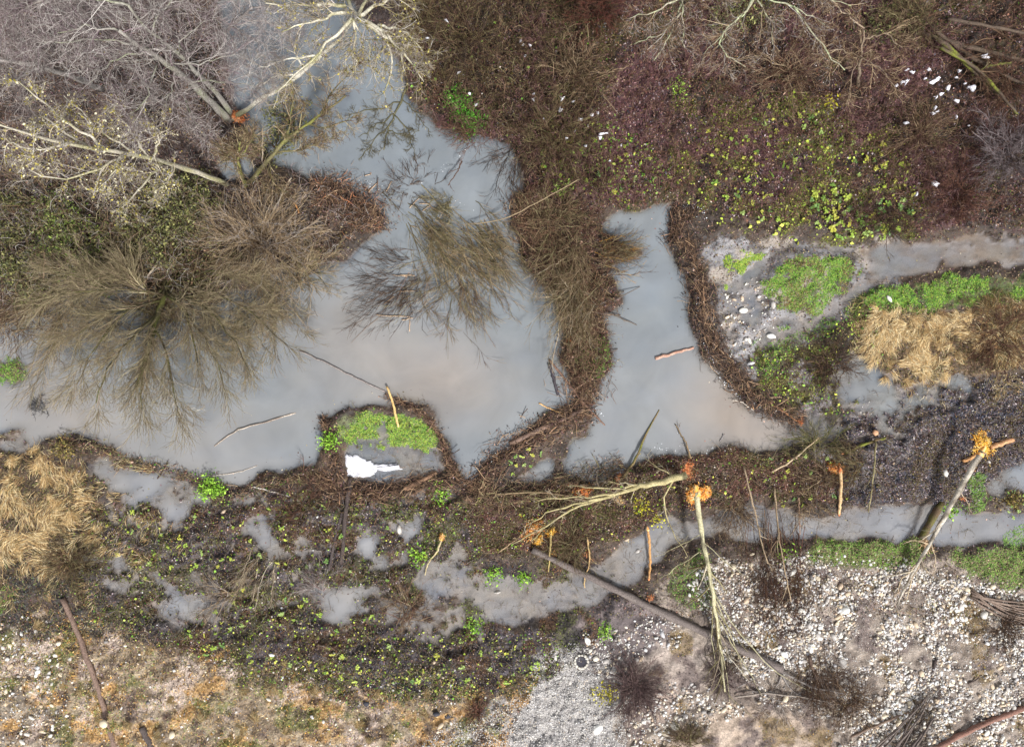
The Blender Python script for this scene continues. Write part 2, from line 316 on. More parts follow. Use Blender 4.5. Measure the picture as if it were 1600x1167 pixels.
def rand_mat(name, cols, rough=.7, bump=.4, scale=25):
    m, t, b = nodes(name)
    oi = N(t, 'ShaderNodeObjectInfo'); cr = N(t, 'ShaderNodeValToRGB'); cr.color_ramp.interpolation = 'CONSTANT'
    e = cr.color_ramp.elements
    while len(e) < len(cols): e.new(.5)
    for i, c in enumerate(cols): e[i].position = i / len(cols); e[i].color = tuple(c) + (1,)
    t.links.new(oi.outputs['Random'], cr.inputs[0])
    tc = N(t, 'ShaderNodeTexCoord'); nz = N(t, 'ShaderNodeTexNoise'); nz.inputs['Scale'].default_value = scale; nz.inputs['Detail'].default_value = 5
    t.links.new(tc.outputs['Object'], nz.inputs['Vector'])
    mr = N(t, 'ShaderNodeMapRange'); mr.inputs[1].default_value = .3; mr.inputs[2].default_value = .7; mr.inputs[3].default_value = .75; mr.inputs[4].default_value = 1.2
    t.links.new(nz.outputs['Fac'], mr.inputs[0])
    sc = N(t, 'ShaderNodeVectorMath', operation='SCALE'); t.links.new(cr.outputs[0], sc.inputs[0]); t.links.new(mr.outputs[0], sc.inputs['Scale'])
    t.links.new(sc.outputs[0], b.inputs['Base Color']); b.inputs['Roughness'].default_value = rough
    bp = N(t, 'ShaderNodeBump'); bp.inputs['Strength'].default_value = bump; bp.inputs['Distance'].default_value = .01
    t.links.new(nz.outputs['Fac'], bp.inputs['Height']); t.links.new(bp.outputs[0], b.inputs['Normal'])
    return m
M_cobble = rand_mat('cobble_stone', [lin(222,218,208), lin(204,198,190), lin(214,200,174), lin(186,180,174), lin(230,228,222), lin(202,182,156)])
M_green = rand_mat('plant_leaves', [lin(142,168,58), lin(168,184,70), lin(112,146,54), lin(150,174,92), lin(180,180,70), lin(96,132,60)], .5, .2, 18)

# ------------------------------------------------------------------ mesh building
class MB:
    def __init__(s): s.v = []; s.f = []; s.c = []; s.n = 0
    def add(s, v, f, c, a=1.0):
        v = np.asarray(v, float).reshape(-1, 3)
        c = np.broadcast_to(np.asarray(c, float), (len(v), 3))
        s.v.append(v); s.c.append(np.concatenate([c, np.ones((len(v), 1)) * a], 1))
        s.f.append(np.asarray(f) + s.n); s.n += len(v)
    def build(s, name, mat, parent=None, loc=None, smooth=True):
        v = np.concatenate(s.v); c = np.concatenate(s.c)
        if parent is not None: off = np.array(OFF[parent.name])
        elif loc is not None: off = np.array(loc, float)
        else: off = np.zeros(3)
        v = v - off
        me = bpy.data.meshes.new(name); me.vertices.add(len(v)); me.vertices.foreach_set('co', v.astype(np.float32).ravel())
        lv = np.concatenate([f.ravel() for f in s.f]); lt = np.concatenate([np.full(len(f), f.shape[1]) for f in s.f])
        me.loops.add(len(lv)); me.loops.foreach_set('vertex_index', lv.astype(np.int32))
        me.polygons.add(len(lt)); me.polygons.foreach_set('loop_start', np.concatenate([[0], np.cumsum(lt)[:-1]]).astype(np.int32))
        me.polygons.foreach_set('loop_total', lt.astype(np.int32))
        if smooth: me.polygons.foreach_set('use_smooth', np.ones(len(lt), bool))
        me.update(calc_edges=True)
        ca = me.color_attributes.new('Col', 'FLOAT_COLOR', 'POINT'); ca.data.foreach_set('color', c.astype(np.float32).ravel())
        me.materials.append(mat)
        o = bpy.data.objects.new(name, me); COL.objects.link(o)
        if parent is not None: o.parent = parent
        elif loc is not None: o.location = loc
        OFF[o.name] = off
        return o
OFF = {}
def tag(o, label=None, cat=None, group=None, kind=None):
    if label: o['label'] = label
    if cat: o['category'] = cat
    if group: o['group'] = group
    if kind: o['kind'] = kind
    return o
def thing(name, loc, label, cat, group=None):
    o = bpy.data.objects.new(name, None); COL.objects.link(o); o.location = tuple(loc); o.empty_display_size = .2
    OFF[o.name] = np.array(loc, float)
    return tag(o, label, cat, group)
def norm(v): return v / (np.linalg.norm(v, axis=-1, keepdims=True) + 1e-9)
def tubes(P, Rr, sides=3, cap=False):
    """P (N,K,3), Rr (N,K) -> verts, quads"""
    P = np.asarray(P, float); Rr = np.asarray(Rr, float)
    T = norm(np.gradient(P, axis=1))
    if cap:
        P = np.concatenate([P[:, :1], P, P[:, -1:]], 1); T = np.concatenate([T[:, :1], T, T[:, -1:]], 1)
        Rr = np.concatenate([Rr[:, :1] * .02, Rr, Rr[:, -1:] * .02], 1)
    n, K, _ = P.shape
    ref = np.where(np.abs(T[..., 2:3]) > .85, np.array([1., 0, 0]), np.array([0, 0, 1.]))
    U = norm(np.cross(T, ref)); V = np.cross(T, U)
    a = np.arange(sides) * 2 * math.pi / sides + .4
    ring = P[:, :, None] + Rr[:, :, None, None] * (np.cos(a)[:, None] * U[:, :, None] + np.sin(a)[:, None] * V[:, :, None])
    idx = np.arange(n * K * sides).reshape(n, K, sides)
    f = np.stack([idx[:, :-1], np.roll(idx, -1, 2)[:, :-1], np.roll(idx, -1, 2)[:, 1:], idx[:, 1:]], -1).reshape(-1, 4)
    return ring.reshape(-1, 3), f
def vcol(base, n, K, s, var=.15, r=rg):
    """per-tube tint"""
    c = np.asarray(base) * (1 + var * r.normal(size=(n, 1, 1, 1))).clip(.4, 1.8)
    return np.broadcast_to(c, (n, K, s, 3)).reshape(-1, 3)
def pcol(cols, n, K, s, r=rg, var=.15):
    cols = np.array(cols); c = cols[r.integers(len(cols), size=n)] * (1 + var * r.normal(size=(n, 1))).clip(.4, 1.8)
    return np.broadcast_to(c[:, None, None], (n, K, s, 3)).reshape(-1, 3)
def addtubes(mb, P, Rr, cols, sides=3, cap=False, var=.15):
    v, f = tubes(P, Rr, sides, cap); n = len(P); K = P.shape[1] + (2 if cap else 0)
    mb.add(v, f, pcol(np.atleast_2d(cols), n, K, sides, var=var))
def resample(pts, K):
    p = np.asarray(pts, float); d = np.concatenate([[0], np.cumsum(np.linalg.norm(np.diff(p, axis=0), axis=1))]); d /= d[-1]
    t = np.linspace(0, 1, K)
    q = np.stack([np.interp(t, d, p[:, i]) for i in range(3)], 1)
    if len(p) > 2 and K > 5:
        for _ in range(2): q[1:-1] = (q[:-2] + 2 * q[1:-1] + q[2:]) / 4
    return q
def spawn(P, Rr, n, length, ang, K=5, t0=.15, t1=.95, up=.0, wob=.12, rr=.5, rtip=.25, rmin=.004, taper=.5, out=None):
    """n children on each parent path"""
    Np, Kp, _ = P.shape
    t = rg.uniform(t0, t1, (Np, n)); fi = t * (Kp - 1); i = np.minimum(fi.astype(int), Kp - 2); fr = (fi - i)[..., None]
    ar = np.arange(Np)[:, None]
    a = P[ar, i]; b = P[ar, i + 1]; pos = a * (1 - fr) + b * fr; T = norm(b - a)
    rad = Rr[ar, i] * (1 - fr[..., 0]) + Rr[ar, i + 1] * fr[..., 0]
    rnd = norm(rg.normal(size=pos.shape)); perp = norm(np.cross(T, rnd))
    an = np.radians(ang) * rg.uniform(.5, 1.4, (Np, n, 1))
    D = norm(T * np.cos(an) + perp * np.sin(an) + np.array([0, 0, up]))
    ln = length * rg.uniform(.5, 1.25, (Np, n)) * (1 - taper * t)
    step = (ln / (K - 1))[..., None]
    pts = [pos]; d = D
    bend = rg.normal(size=D.shape) * wob
    for k_ in range(K - 1):
        d = norm(d + bend * .6 + rg.normal(size=d.shape) * wob + np.array([0, 0, up * .25]))
        pts.append(pts[-1] + d * step)
    Q = np.stack(pts, 2).reshape(Np * n, K, 3)
    r0 = np.maximum(rad * rr, rmin).reshape(-1, 1)
    RR = np.maximum(r0 * np.linspace(1, rtip, K)[None], rmin * .7)
    return Q, RR
def floor_clip(Q, lo=.01):
    Q = Q.copy(); Q[..., 2] = np.maximum(Q[..., 2], lo); return Q
def pathpx(pts, K):
    """pts (px,py,z) as seen in the photo -> world path"""
    a = np.array(pts, float); return resample(P3(a[:, 0], a[:, 1], a[:, 2]), K)
def rough_path(q, amp):
    q = q.copy(); q[1:-1, :2] += rg.normal(size=(len(q) - 2, 2)) * amp; return q
def leafquads(mb, C, size, cols, tilt=.5, aspect=.6, var=.34):
    """leaves: kites folded along the midrib"""
    n = len(C); nrm = norm(np.stack([rg.normal(size=n) * tilt, rg.normal(size=n) * tilt, np.ones(n)], 1))
    a = rg.uniform(0, 2 * math.pi, n); d = np.stack([np.cos(a), np.sin(a), np.zeros(n)], 1)
    U = norm(d - nrm * (d * nrm).sum(1, keepdims=True)); V = np.cross(nrm, U)
    s = (np.asarray(size) * np.ones(n) * np.clip(np.exp(rg.normal(size=n) * .38), .4, 1.9))[:, None]
    p0 = C - U * s; p1 = C + V * s * aspect + nrm * s * .2; p2 = C + U * s; p3 = C - V * s * aspect + nrm * s * .2
    v = np.stack([p0, p1, p2, p3], 1).reshape(-1, 3); i = np.arange(n)[:, None] * 4
    f = np.concatenate([i + [0, 2, 1], i + [0, 3, 2]], 0)
    cols = np.atleast_2d(cols); c = cols[rg.integers(len(cols), size=n)] * (1 + var * rg.normal(size=(n, 1))).clip(.35, 1.9)
    mb.add(v, f, np.repeat(c, 4, 0))
# ------------------------------------------------------------------ ground sheet
def build_ground():
    ex = np.concatenate([[-9000, -6000, -4200, -3000], np.arange(-2200, -M - 20, 45)]); xs = np.concatenate([ex, gx, 1600 - ex[::-1]]); ys = np.concatenate([ex, gy, 1167 - ex[::-1]])
    XX, YY = np.meshgrid(xs, ys)
    i = np.clip(((YY + M) / ST).round().astype(int), 0, len(gy) - 1); j = np.clip(((XX + M) / ST).round().astype(int), 0, len(gx) - 1)
    Z = hgt[i, j]
    out = np.clip((np.maximum(np.maximum(-M - XX, XX - 1600 - M), np.maximum(-M - YY, YY - 1167 - M))) / 120, 0, 1)[..., None]
    nf = fbm(XX, YY, 240, 4, 33)[..., None]; nh = fbm(XX, YY, 110, 3, 35)[..., None]
    far = mixn(lin(74,60,50), lin(66,64,44), nf, .4, .6) * (.7 + .6 * nh)
    C = (col[i, j] * (1 - out) + far * out).reshape(-1, 3); Z = Z + out[..., 0] * .3 * (nh[..., 0] - .4) * (Z > 0)
    v = np.stack([(XX - 800) * S, (583.5 - YY) * S, Z], -1).reshape(-1, 3)
    ny, nx = XX.shape; idx = np.arange(ny * nx).reshape(ny, nx)
    f = np.stack([idx[1:, :-1], idx[1:, 1:], idx[:-1, 1:], idx[:-1, :-1]], -1).reshape(-1, 4)
    al = np.clip((Z + .02) / .12, .15, 1) * np.where((XX > 940) & (YY > 960), .7, 1) * np.where(inpoly(XX, YY, [(1095,385),(1400,370),(1430,450),(1300,520),(1200,600),(1130,590)]), .45, 1)
    mb = MB(); mb.v = [v]; mb.c = [np.concatenate([C, al.reshape(-1, 1)], 1)]; mb.f = [f]; mb.n = len(v)
    return tag(mb.build('ground', M_ground), kind='structure')
build_ground()
def build_water():
    st = 6; xs = np.concatenate([[-9000, -2000], np.arange(-M, 1600 + M + 1, st), [3600, 10600]]); ys = np.concatenate([[-9000, -2000], np.arange(-M, 1167 + M + 1, st), [3167, 10000]])
    XX, YY = np.meshgrid(xs, ys); d = -hz(XX, YY)
    i = np.clip(((YY + M) / ST).round().astype(int), 0, len(gy) - 1); j = np.clip(((XX + M) / ST).round().astype(int), 0, len(gx) - 1)
    d = blur(-hgt, 1)[i, j]
    al = 1 - np.exp(-np.clip(d + .01, 0, 9) / .15)
    cb = lin(126,132,137); cs = lin(148,139,131); cg = lin(148,148,150)
    n = fbm(XX, YY, 260, 3, 41)
    silt = np.zeros(XX.shape)
    for (cx, cy, r, a) in ((1170,640,120,.9),(640,560,140,.55),(40,640,130,.8),(520,490,90,.5),(1490,390,110,.8),(300,720,120,.35),(700,600,80,.5)):
        silt += a * np.exp(-((XX - cx) ** 2 + (YY - cy) ** 2 * 1.6) / r ** 2)
    t = np.clip(silt * (.5 + n) + (n - .5) * .5, 0, 1)[..., None]
    c = cb * (1 - t) + cs * t
    t2 = np.clip((YY - 700) / 100, 0, 1)[..., None]; c = c * (1 - t2) + (cg * (1 - t * .5) + cs * t * .5) * t2
    t3 = (np.clip((330 - YY) / 250, 0, 1) * (XX < 700))[..., None]; c = c * (1 - .35 * t3) + lin(112,124,134) * .35 * t3
    hu = fbm(XX, YY * 1.5, 46, 4, 57)[..., None]; sh = np.clip(1 - d / .25, 0, 1)[..., None] * .8 + .15
    c = c * (1 - sh) + sh * c * (1 + (hu - .5) * np.array([.95, .55, -.1])) * (1 + .25 * (fbm(XX, YY * 2, 20, 3, 58)[..., None] - .5))
    v = np.stack([(XX - 800) * S, (583.5 - YY) * S, np.zeros(XX.shape)], -1).reshape(-1, 3)
    ny, nx = XX.shape; idx = np.arange(ny * nx).reshape(ny, nx)
    f = np.stack([idx[1:, :-1], idx[1:, 1:], idx[:-1, 1:], idx[:-1, :-1]], -1).reshape(-1, 4)
    keep = (al.reshape(-1)[f] > .001).any(1); f = f[keep]
    mb = MB(); mb.v = [v]; mb.c = [np.concatenate([c.reshape(-1, 3), al.reshape(-1, 1)], 1)]; mb.f = [f]; mb.n = len(v)
    return tag(mb.build('water', M_water), kind='structure')
build_water()
# ------------------------------------------------------------------ scattering
def samp(n, poly=None, w=None, land=True, warp=1.0, lo=0.005, margin=110, noise=None):
    """n pixel points inside poly (warped edge), on land"""
    if poly is None: m = np.ones(X.shape)
    else: m = softm(poly, warp, 5, .8)
    m *= (X > -margin) & (X < 1600 + margin) & (Y > -margin) & (Y < 1167 + margin)
    if land: m *= hgt > lo
    if w is not None: m *= w
    if noise is not None:
        s_, lo_, hi_, sd = noise; m *= np.clip((fbm(X, Y, s_, 4, sd) - lo_) / (hi_ - lo_), 0, 1)
    p = m.ravel(); tot = p.sum()
    if tot <= 0: return np.zeros((0, 2))
    k_ = rg.choice(len(p), size=n, p=p / tot)
    return np.stack([X.ravel()[k_] + rg.uniform(-1.5, 1.5, n), Y.ravel()[k_] + rg.uniform(-1.5, 1.5, n)], 1)
def W3(p, dz=0.0):
    z = gnd(p[:, 0], p[:, 1]) + dz
    return np.stack([(p[:, 0] - 800) * S, (583.5 - p[:, 1]) * S, z], 1)
# ------------------------------------------------------------------ colours of growing and dead things
BR = [lin(104,80,62), lin(86,64,50), lin(124,100,78), lin(74,54,44)]
BR_RED = [lin(110,74,60), lin(92,62,54), lin(128,92,74), lin(78,54,48)]
OLV = [lin(134,124,88), lin(112,104,72), lin(158,148,112), lin(96,84,58)]
PALE = [lin(178,166,144), lin(154,140,120), lin(196,186,166), lin(132,118,100)]
GREY = [lin(158,150,146), lin(134,124,120), lin(184,178,172), lin(114,102,98)]
TAN = [lin(168,146,116), lin(146,124,98), lin(186,166,136), lin(122,102,80)]
DARK = [lin(66,56,50), lin(84,70,62), lin(52,44,40)]
STRAW = [lin(216,190,140), lin(198,166,112), lin(230,212,170), lin(174,140,96), lin(142,118,86)]
LITTER = [lin(110,78,70), lin(88,60,56), lin(130,98,88), lin(60,46,42), lin(168,138,122), lin(44,34,32), lin(104,74,80)]
LITPUR = [lin(108,92,100), lin(84,70,80), lin(140,124,130), lin(52,45,54), lin(184,170,172), lin(40,35,42), lin(96,98,112)]
CHIP = [lin(252,178,84), lin(254,202,120), lin(246,154,62), lin(255,228,172)]
CHIPY = [lin(252,210,98), lin(250,190,70), lin(255,228,150), lin(240,168,60)]
CHIPR = [lin(222,128,72), lin(234,156,100), lin(190,100,56), lin(240,186,138)]
BRL = [lin(134,108,84), lin(112,86,68), lin(160,136,110), lin(94,70,56), lin(70,54,44)]
GRN = [lin(96,142,50), lin(118,160,60), lin(76,116,42), lin(138,170,78)]
YGRN = [lin(158,176,66), lin(174,186,88), lin(136,158,56), lin(180,180,80)]

# ------------------------------------------------------------------ builders
def stuff(mb, name, mat, label, cat, smooth=True):
    return tag(mb.build(name, mat, smooth=smooth), label, cat, kind='stuff')
def arcs(mb, p, length, h, r, cols, K=5, ang=None, spread=6.3, kids=0, klen=.3, krad=.003, z0=0.0, wob=.12):
    """arching stems rooted at pixel points p"""
    n = len(p)
    if n == 0: return
    B = W3(p, z0); a = rg.uniform(0, 2 * math.pi, n) if ang is None else np.radians(ang) + rg.normal(size=n) * spread
    ln = length * rg.uniform(.45, 1.3, n); hh = h * rg.uniform(.3, 1.2, n); t = np.linspace(0, 1, K)
    turn = rg.normal(size=n) * .5
    aa = a[:, None] + turn[:, None] * t
    dx = np.cumsum(np.cos(aa), 1) / K * ln[:, None]; dy = np.cumsum(np.sin(aa), 1) / K * ln[:, None]
    Q = np.stack([B[:, :1] + dx - dx[:, :1], B[:, 1:2] + dy - dy[:, :1], B[:, 2:] + hh[:, None] * np.sin(t * math.pi * .75)], -1)
    Q[:, 1:] += rg.normal(size=Q[:, 1:].shape) * wob * ln[:, None, None] / K
    Rr = r * rg.uniform(.6, 1.4, (n, 1)) * np.linspace(1, .35, K)
    addtubes(mb, Q, Rr, cols)
    if kids:
        Q2, R2 = spawn(Q, Rr, kids, klen, 45, K=4, rmin=krad, t0=.2, up=.1)
        addtubes(mb, floor_clip(Q2), R2, cols)
def shrub(label, px, py, rad, h, n, cols, a0=0, a1=360, t1=6, t2=4, name='bare_shrub', cat='shrub', group=None, r=.014, tl=.45, tr=.0068, rin=.35, z0=None, leafc=None, nleaf=0, rs=None, wob=.08):
    """many stems out of one root; angles in picture degrees (0 right, 90 down)"""
    z = float(gnd(px, py)) if z0 is None else z0
    base = P3(px, py, z); t = thing(name, base, label, cat, group)
    a = np.radians(rg.uniform(a0, a1, n)); q = rad * rg.uniform(rin, 1.0, n); ez = h * rg.uniform(.25, 1.0, n) * (1.25 - .6 * q / rad)
    ex, ey = px + np.cos(a) * q, py + np.sin(a) * q
    mx_, my_ = px + np.cos(a + rg.normal(size=n) * .15) * q * .45, py + np.sin(a + rg.normal(size=n) * .15) * q * .45
    rs = rad * .16 if rs is None else rs; ox, oy = rg.normal(size=n) * rs, rg.normal(size=n) * rs; ex = ex + ox; ey = ey + oy; mx_ = mx_ + ox; my_ = my_ + oy
    b = base + np.stack([ox * S, -oy * S, np.zeros(n)], 1)
    m_ = P3(mx_, my_, z + ez * .75); e = P3(ex, ey, z + ez)
    tt = np.linspace(0, 1, 7)[None, :, None]
    Q = b[:, None] * (1 - tt) ** 2 + 2 * m_[:, None] * tt * (1 - tt) + e[:, None] * tt ** 2
    Q[:, 1:] += rg.normal(size=Q[:, 1:].shape) * .025
    Rr = r * rg.uniform(.5, 1.3, (n, 1)) * np.linspace(1, .3, 7)
    mb = MB(); addtubes(mb, Q, Rr, cols, 4); mb.build('stems', M_twig, t)
    mb = MB(); s = rad * S
    Q1, R1 = spawn(Q, Rr, t1, s * tl, 26, K=6, t0=.1, up=.04, rmin=tr, wob=wob); Q1 = floor_clip(Q1, z - .02); addtubes(mb, Q1, R1, cols)
    if t2:
        Q2, R2 = spawn(Q1, R1, t2, s * tl * .6, 28, K=4, up=.02, rmin=tr * .8, wob=wob); Q2 = floor_clip(Q2, z - .02); addtubes(mb, Q2, R2, cols)
    tag(mb.build('twigs', M_twig, t), kind='stuff')
    if nleaf:
        mb = MB(); src = Q1.reshape(-1, 3); leafquads(mb, src[rg.integers(len(src), size=nleaf)] + rg.normal(size=(nleaf, 3)) * .06, .035, leafc, 1.0); mb.build('leaves', M_leaf, t, smooth=False)
    return t
def bark_cols(v, base, moss=None, amt=.5, s=.25):
    """lichen, moss and dark bands that belong to the bark"""
    n = fbm(v[:, 0] * 40 + v[:, 2] * 23, v[:, 1] * 40 + v[:, 2] * 31, s * 40, 3, 3)[:, None]; n2_ = fbm(v[:, 0] * 40 + v[:, 2] * 9, v[:, 1] * 40 - v[:, 2] * 17, 5, 3, 9)[:, None]
    c = np.asarray(base[0]) * (1 - n2_) + np.asarray(base[-1]) * n2_
    if moss is not None:
        k_ = np.clip((n - .5) / .12 + amt - .5, 0, 1); c = c * (1 - k_) + np.asarray(moss) * k_
    return c
def trunk_mesh(mb, path, r0, r1, base, moss=None, amt=.5, sides=9, knob=.12, end=.0):
    K = len(path); Rr = np.linspace(r0, r1, K) * (1 + knob * rg.normal(size=K) * .6)
    v, f = tubes(path[None], Rr[None], sides, True)
    v = v + rg.normal(size=v.shape) * min(r0, .06) * .10
    mb.add(v, f, bark_cols(v, base, moss, amt))
def tree(label, trunks, limbs, base, moss=None, amt=.5, name='bare_tree', n1=5, n2=4, n3=0, l1=1.3, l2=.7, l3=.4, tcols=None, group=None, z0=0, tr=.0085, up=.06, tufts=0, tuftc=None, lsplit=True, ang=38, ong=False, wob=.16):
    """trunks/limbs: list of ([(px,py,z)...], r0, r1) as seen in the photo"""
    if ong: trunks, limbs = [[([(x, y, z + float(gnd(x, y)) + .05) for x, y, z in q_[0]],) + q_[1:] for q_ in lst] for lst in (trunks, limbs)]
    b0 = trunks[0][0][0]; t = thing(name, P3(*b0), label, 'tree', group)
    mb = MB(); allP = []; allR = []
    for pts, r0, r1 in trunks:
        q = rough_path(pathpx(pts, 18), .02); trunk_mesh(mb, q, r0, r1, base, moss, amt)
        allP.append(resample(q[6:], 10)); allR.append(np.linspace(r0 * .8, r1, 10))
    mb.build('trunk', M_bark, t)
    for pts, r0, r1 in limbs:
        q = rough_path(pathpx(pts, 10), .035); mb = MB(); trunk_mesh(mb, q, r0, r1, base, moss, amt, 6)
        mb.build('limb', M_bark, t); allP.append(q); allR.append(np.linspace(r0, r1, 10))
    P = np.array(allP); Rr = np.array(allR); tc = tcols if tcols is not None else [base[0], base[-1]]
    mb = MB()
    Q1, R1 = spawn(P, Rr, n1, l1, ang, K=6, t0=.1, t1=1, up=up, wob=wob, rr=.45, rmin=tr * 1.5); Q1 = floor_clip(Q1, .03); addtubes(mb, Q1, R1, tc, 4)
    Q2, R2 = spawn(Q1, R1, n2, l2, min(40, ang * 1.2), K=5, up=up * .6, wob=wob * 1.2, rmin=tr); Q2 = floor_clip(Q2, .03); addtubes(mb, Q2, R2, tc)
    last = Q2
    if n3:
        Q3, R3 = spawn(Q2, R2, n3, l3, min(42, ang * 1.3), K=4, up=up * .3, wob=wob * 1.2, rmin=tr * .75); Q3 = floor_clip(Q3, .03); addtubes(mb, Q3, R3, tc); last = Q3
    tag(mb.build('crown', M_twig, t), kind='stuff')
    if tufts:
        mb = MB(); src = np.concatenate([Q1.reshape(-1, 3), Q2.reshape(-1, 3)]); leafquads(mb, src[rg.integers(len(src), size=tufts)] + rg.normal(size=(tufts, 3)) * .02, .028, tuftc, 1.2)
        mb.build('lichen', M_leaf, t, smooth=False)
    return t
def log(label, pts, r0, r1, base=None, name='fallen_log', cat='log', moss=None, amt=.4, ends=None, stubs=0, group=None, K=16, dz=None, amp=.012, twigs=0, tl=.5, tcols=None, lift=0):
    """a log or pole lying on whatever is under it"""
    base = GREY if base is None else base
    a = np.array([p if len(p) == 3 else (p[0], p[1], np.nan) for p in pts], float)
    zz = gnd(a[:, 0], a[:, 1]) + r0 * (.55 if dz is None else dz) + lift
    a[:, 2] = np.where(np.isnan(a[:, 2]), zz, a[:, 2] + np.where(a[:, 2] > .04, gnd(a[:, 0], a[:, 1]), 0) + r0 * .3)
    q = rough_path(resample(P3(a[:, 0], a[:, 1], a[:, 2]), K), amp)
    # never below what it lies on, except where the tip is meant to be sunk
    b0 = q[0].copy(); t = thing(name, b0, label, cat, group)
    mb = MB(); trunk_mesh(mb, q, r0, r1, base, moss, amt, 8 if r0 > .05 else 6)
    if stubs:
        Q, Rq = spawn(q[None], np.linspace(r0, r1, K)[None], stubs, .16 + r0, 60, K=3, rr=.35); v, f = tubes(Q, Rq, 4, True); mb.add(v, f, bark_cols(v, base, moss, amt))
    mb.build('trunk', M_bark, t)
    for e in (ends or []):
        i = 0 if e[0] == 'a' else -1; c = q[i]; d = norm(q[i] - q[i + (1 if i == 0 else -1)]); rr = r0 if i == 0 else r1
        L_ = rr * (e[2] if len(e) > 2 else 2.2)
        pp = np.stack([c - d * L_ * .6, c - d * L_ * .1, c + d * L_ * .4, c + d * L_ * .9]); v, f = tubes(pp[None], (rr * np.array([1.06, 1.0, .72, .28]))[None], 8, True)
        v = v + rg.normal(size=v.shape) * rr * .08; mb = MB(); cc = np.array(e[1]); mb.add(v, f, cc[rg.integers(len(cc), size=len(v))]); mb.build('gnawed_end', M_chip, t)
    if twigs:
        mb = MB(); tc = base if tcols is None else tcols
        Q1, R1 = spawn(q[None], np.linspace(r0, r1, K)[None], twigs, tl, 35, K=6, t0=.25, t1=1, rmin=.006, taper=.3); Q1 = floor_clip(Q1, .02); addtubes(mb, Q1, R1, tc, 4)
        Q2, R2 = spawn(Q1, R1, 4, tl * .5, 35, K=4, rmin=.005); addtubes(mb, floor_clip(Q2, .02), R2, tc)
        mb.build('branches', M_twig, t)
    return t
def chips(label, px, py, r, n, cols, name='wood_chip_pile', h=.05, sz=.07, sy=1.0, group=None):
    n = int(n * 1.9); sz = sz * .72; kind_ = 'stuff' if n < 200 else None
    """gnawed shavings strewn round a stump"""
    z = float(gnd(px, py)); base = P3(px, py, z)
    sub = rg.integers(5, size=n); sa, sq = rg.uniform(0, 6.28, 5), rg.uniform(.1, .55, 5) * r; r_all = r; r = r * rg.uniform(.35, .7, 5)[sub]
    q = np.where(rg.random(n) < .75, np.sqrt(rg.random(n)) * r * .82, np.abs(rg.normal(size=n)) * r * .8); a = rg.uniform(0, 2 * math.pi, n); P = np.stack([px + np.cos(a) * q + (np.cos(sa) * sq)[sub], py + (np.sin(a) * q + (np.sin(sa) * sq)[sub]) * sy], 1)
    C = W3(P, .02); C[:, 2] += h * np.exp(-(np.hypot(P[:, 0] - px, P[:, 1] - py) / r_all) ** 2 * 3) * rg.uniform(.2, 1, n)
    d = np.stack([np.cos(-a), np.sin(-a), rg.normal(size=n) * .35], 1) + rg.normal(size=(n, 3)) * 1.1; d = norm(d); ln = (sz * rg.uniform(.4, 1.3, n))[:, None]
    side = norm(np.cross(d, [0, 0, 1.])); up_ = np.cross(side, d)
    t = np.linspace(-1, 1, 4); Q = C[:, None] + d[:, None] * ln[:, None] * t[None, :, None] + up_[:, None] * (ln[:, None] * .35 * (1 - t ** 2)[None, :, None])
    mb = MB(); addtubes(mb, Q, np.full((n, 4), sz * .14) * rg.uniform(.5, 1.5, (n, 1)), cols, 4, True)
    return tag(mb.build(name, M_chip, loc=base, smooth=False), label, 'wood chips', group, kind_)
def flat_blob(label, pts, name, mat, c, cat, group=None, th=.04, loc=None, z=None, var=.06):
    """low rounded patch with a ragged edge"""
    p = np.array(pts, float); cx, cy = p.mean(0); n = len(p) * 6; tt = np.linspace(0, len(p), n, endpoint=False); i = tt.astype(int); fr = (tt - i)[:, None]
    ed = p[i] * (1 - fr) + p[(i + 1) % len(p)] * fr; sc_ = np.linalg.norm(ed - [cx, cy], axis=1).mean()
    ed = ed + rg.normal(size=ed.shape) * sc_ * (.05 if len(p) < 10 else .034)
    zb = float(gnd(cx, cy)) if z is None else z; mb = MB(); V = []
    for k_, (s_, zz) in enumerate(((1.0, -.03), (.97, th * .5), (.85, th * .9), (.55, th), (.25, th * 1.05))):
        e = np.array([cx, cy]) + (ed - [cx, cy]) * s_; zr = zz + rg.normal(size=n) * th * .12 * (k_ > 1)
        V.append(np.stack([(e[:, 0] - 800) * S, (583.5 - e[:, 1]) * S, zb + zr], 1))
    V.append(np.array([[(cx - 800) * S, (583.5 - cy) * S, zb + th]])); v = np.concatenate(V)
    f = []; idx = np.arange(n)
    for k_ in range(4): f.append(np.stack([k_ * n + idx, k_ * n + (idx + 1) % n, (k_ + 1) * n + (idx + 1) % n, (k_ + 1) * n + idx], 1))
    mb.add(v, np.concatenate(f)[:, ::-1], c); tri = np.stack([4 * n + idx, np.full(n, 5 * n), 4 * n + (idx + 1) % n], 1)
    mb.f.append(tri)
    return tag(mb.build(name, mat, loc=((cx - 800) * S, (583.5 - cy) * S, zb)), label, cat, group)
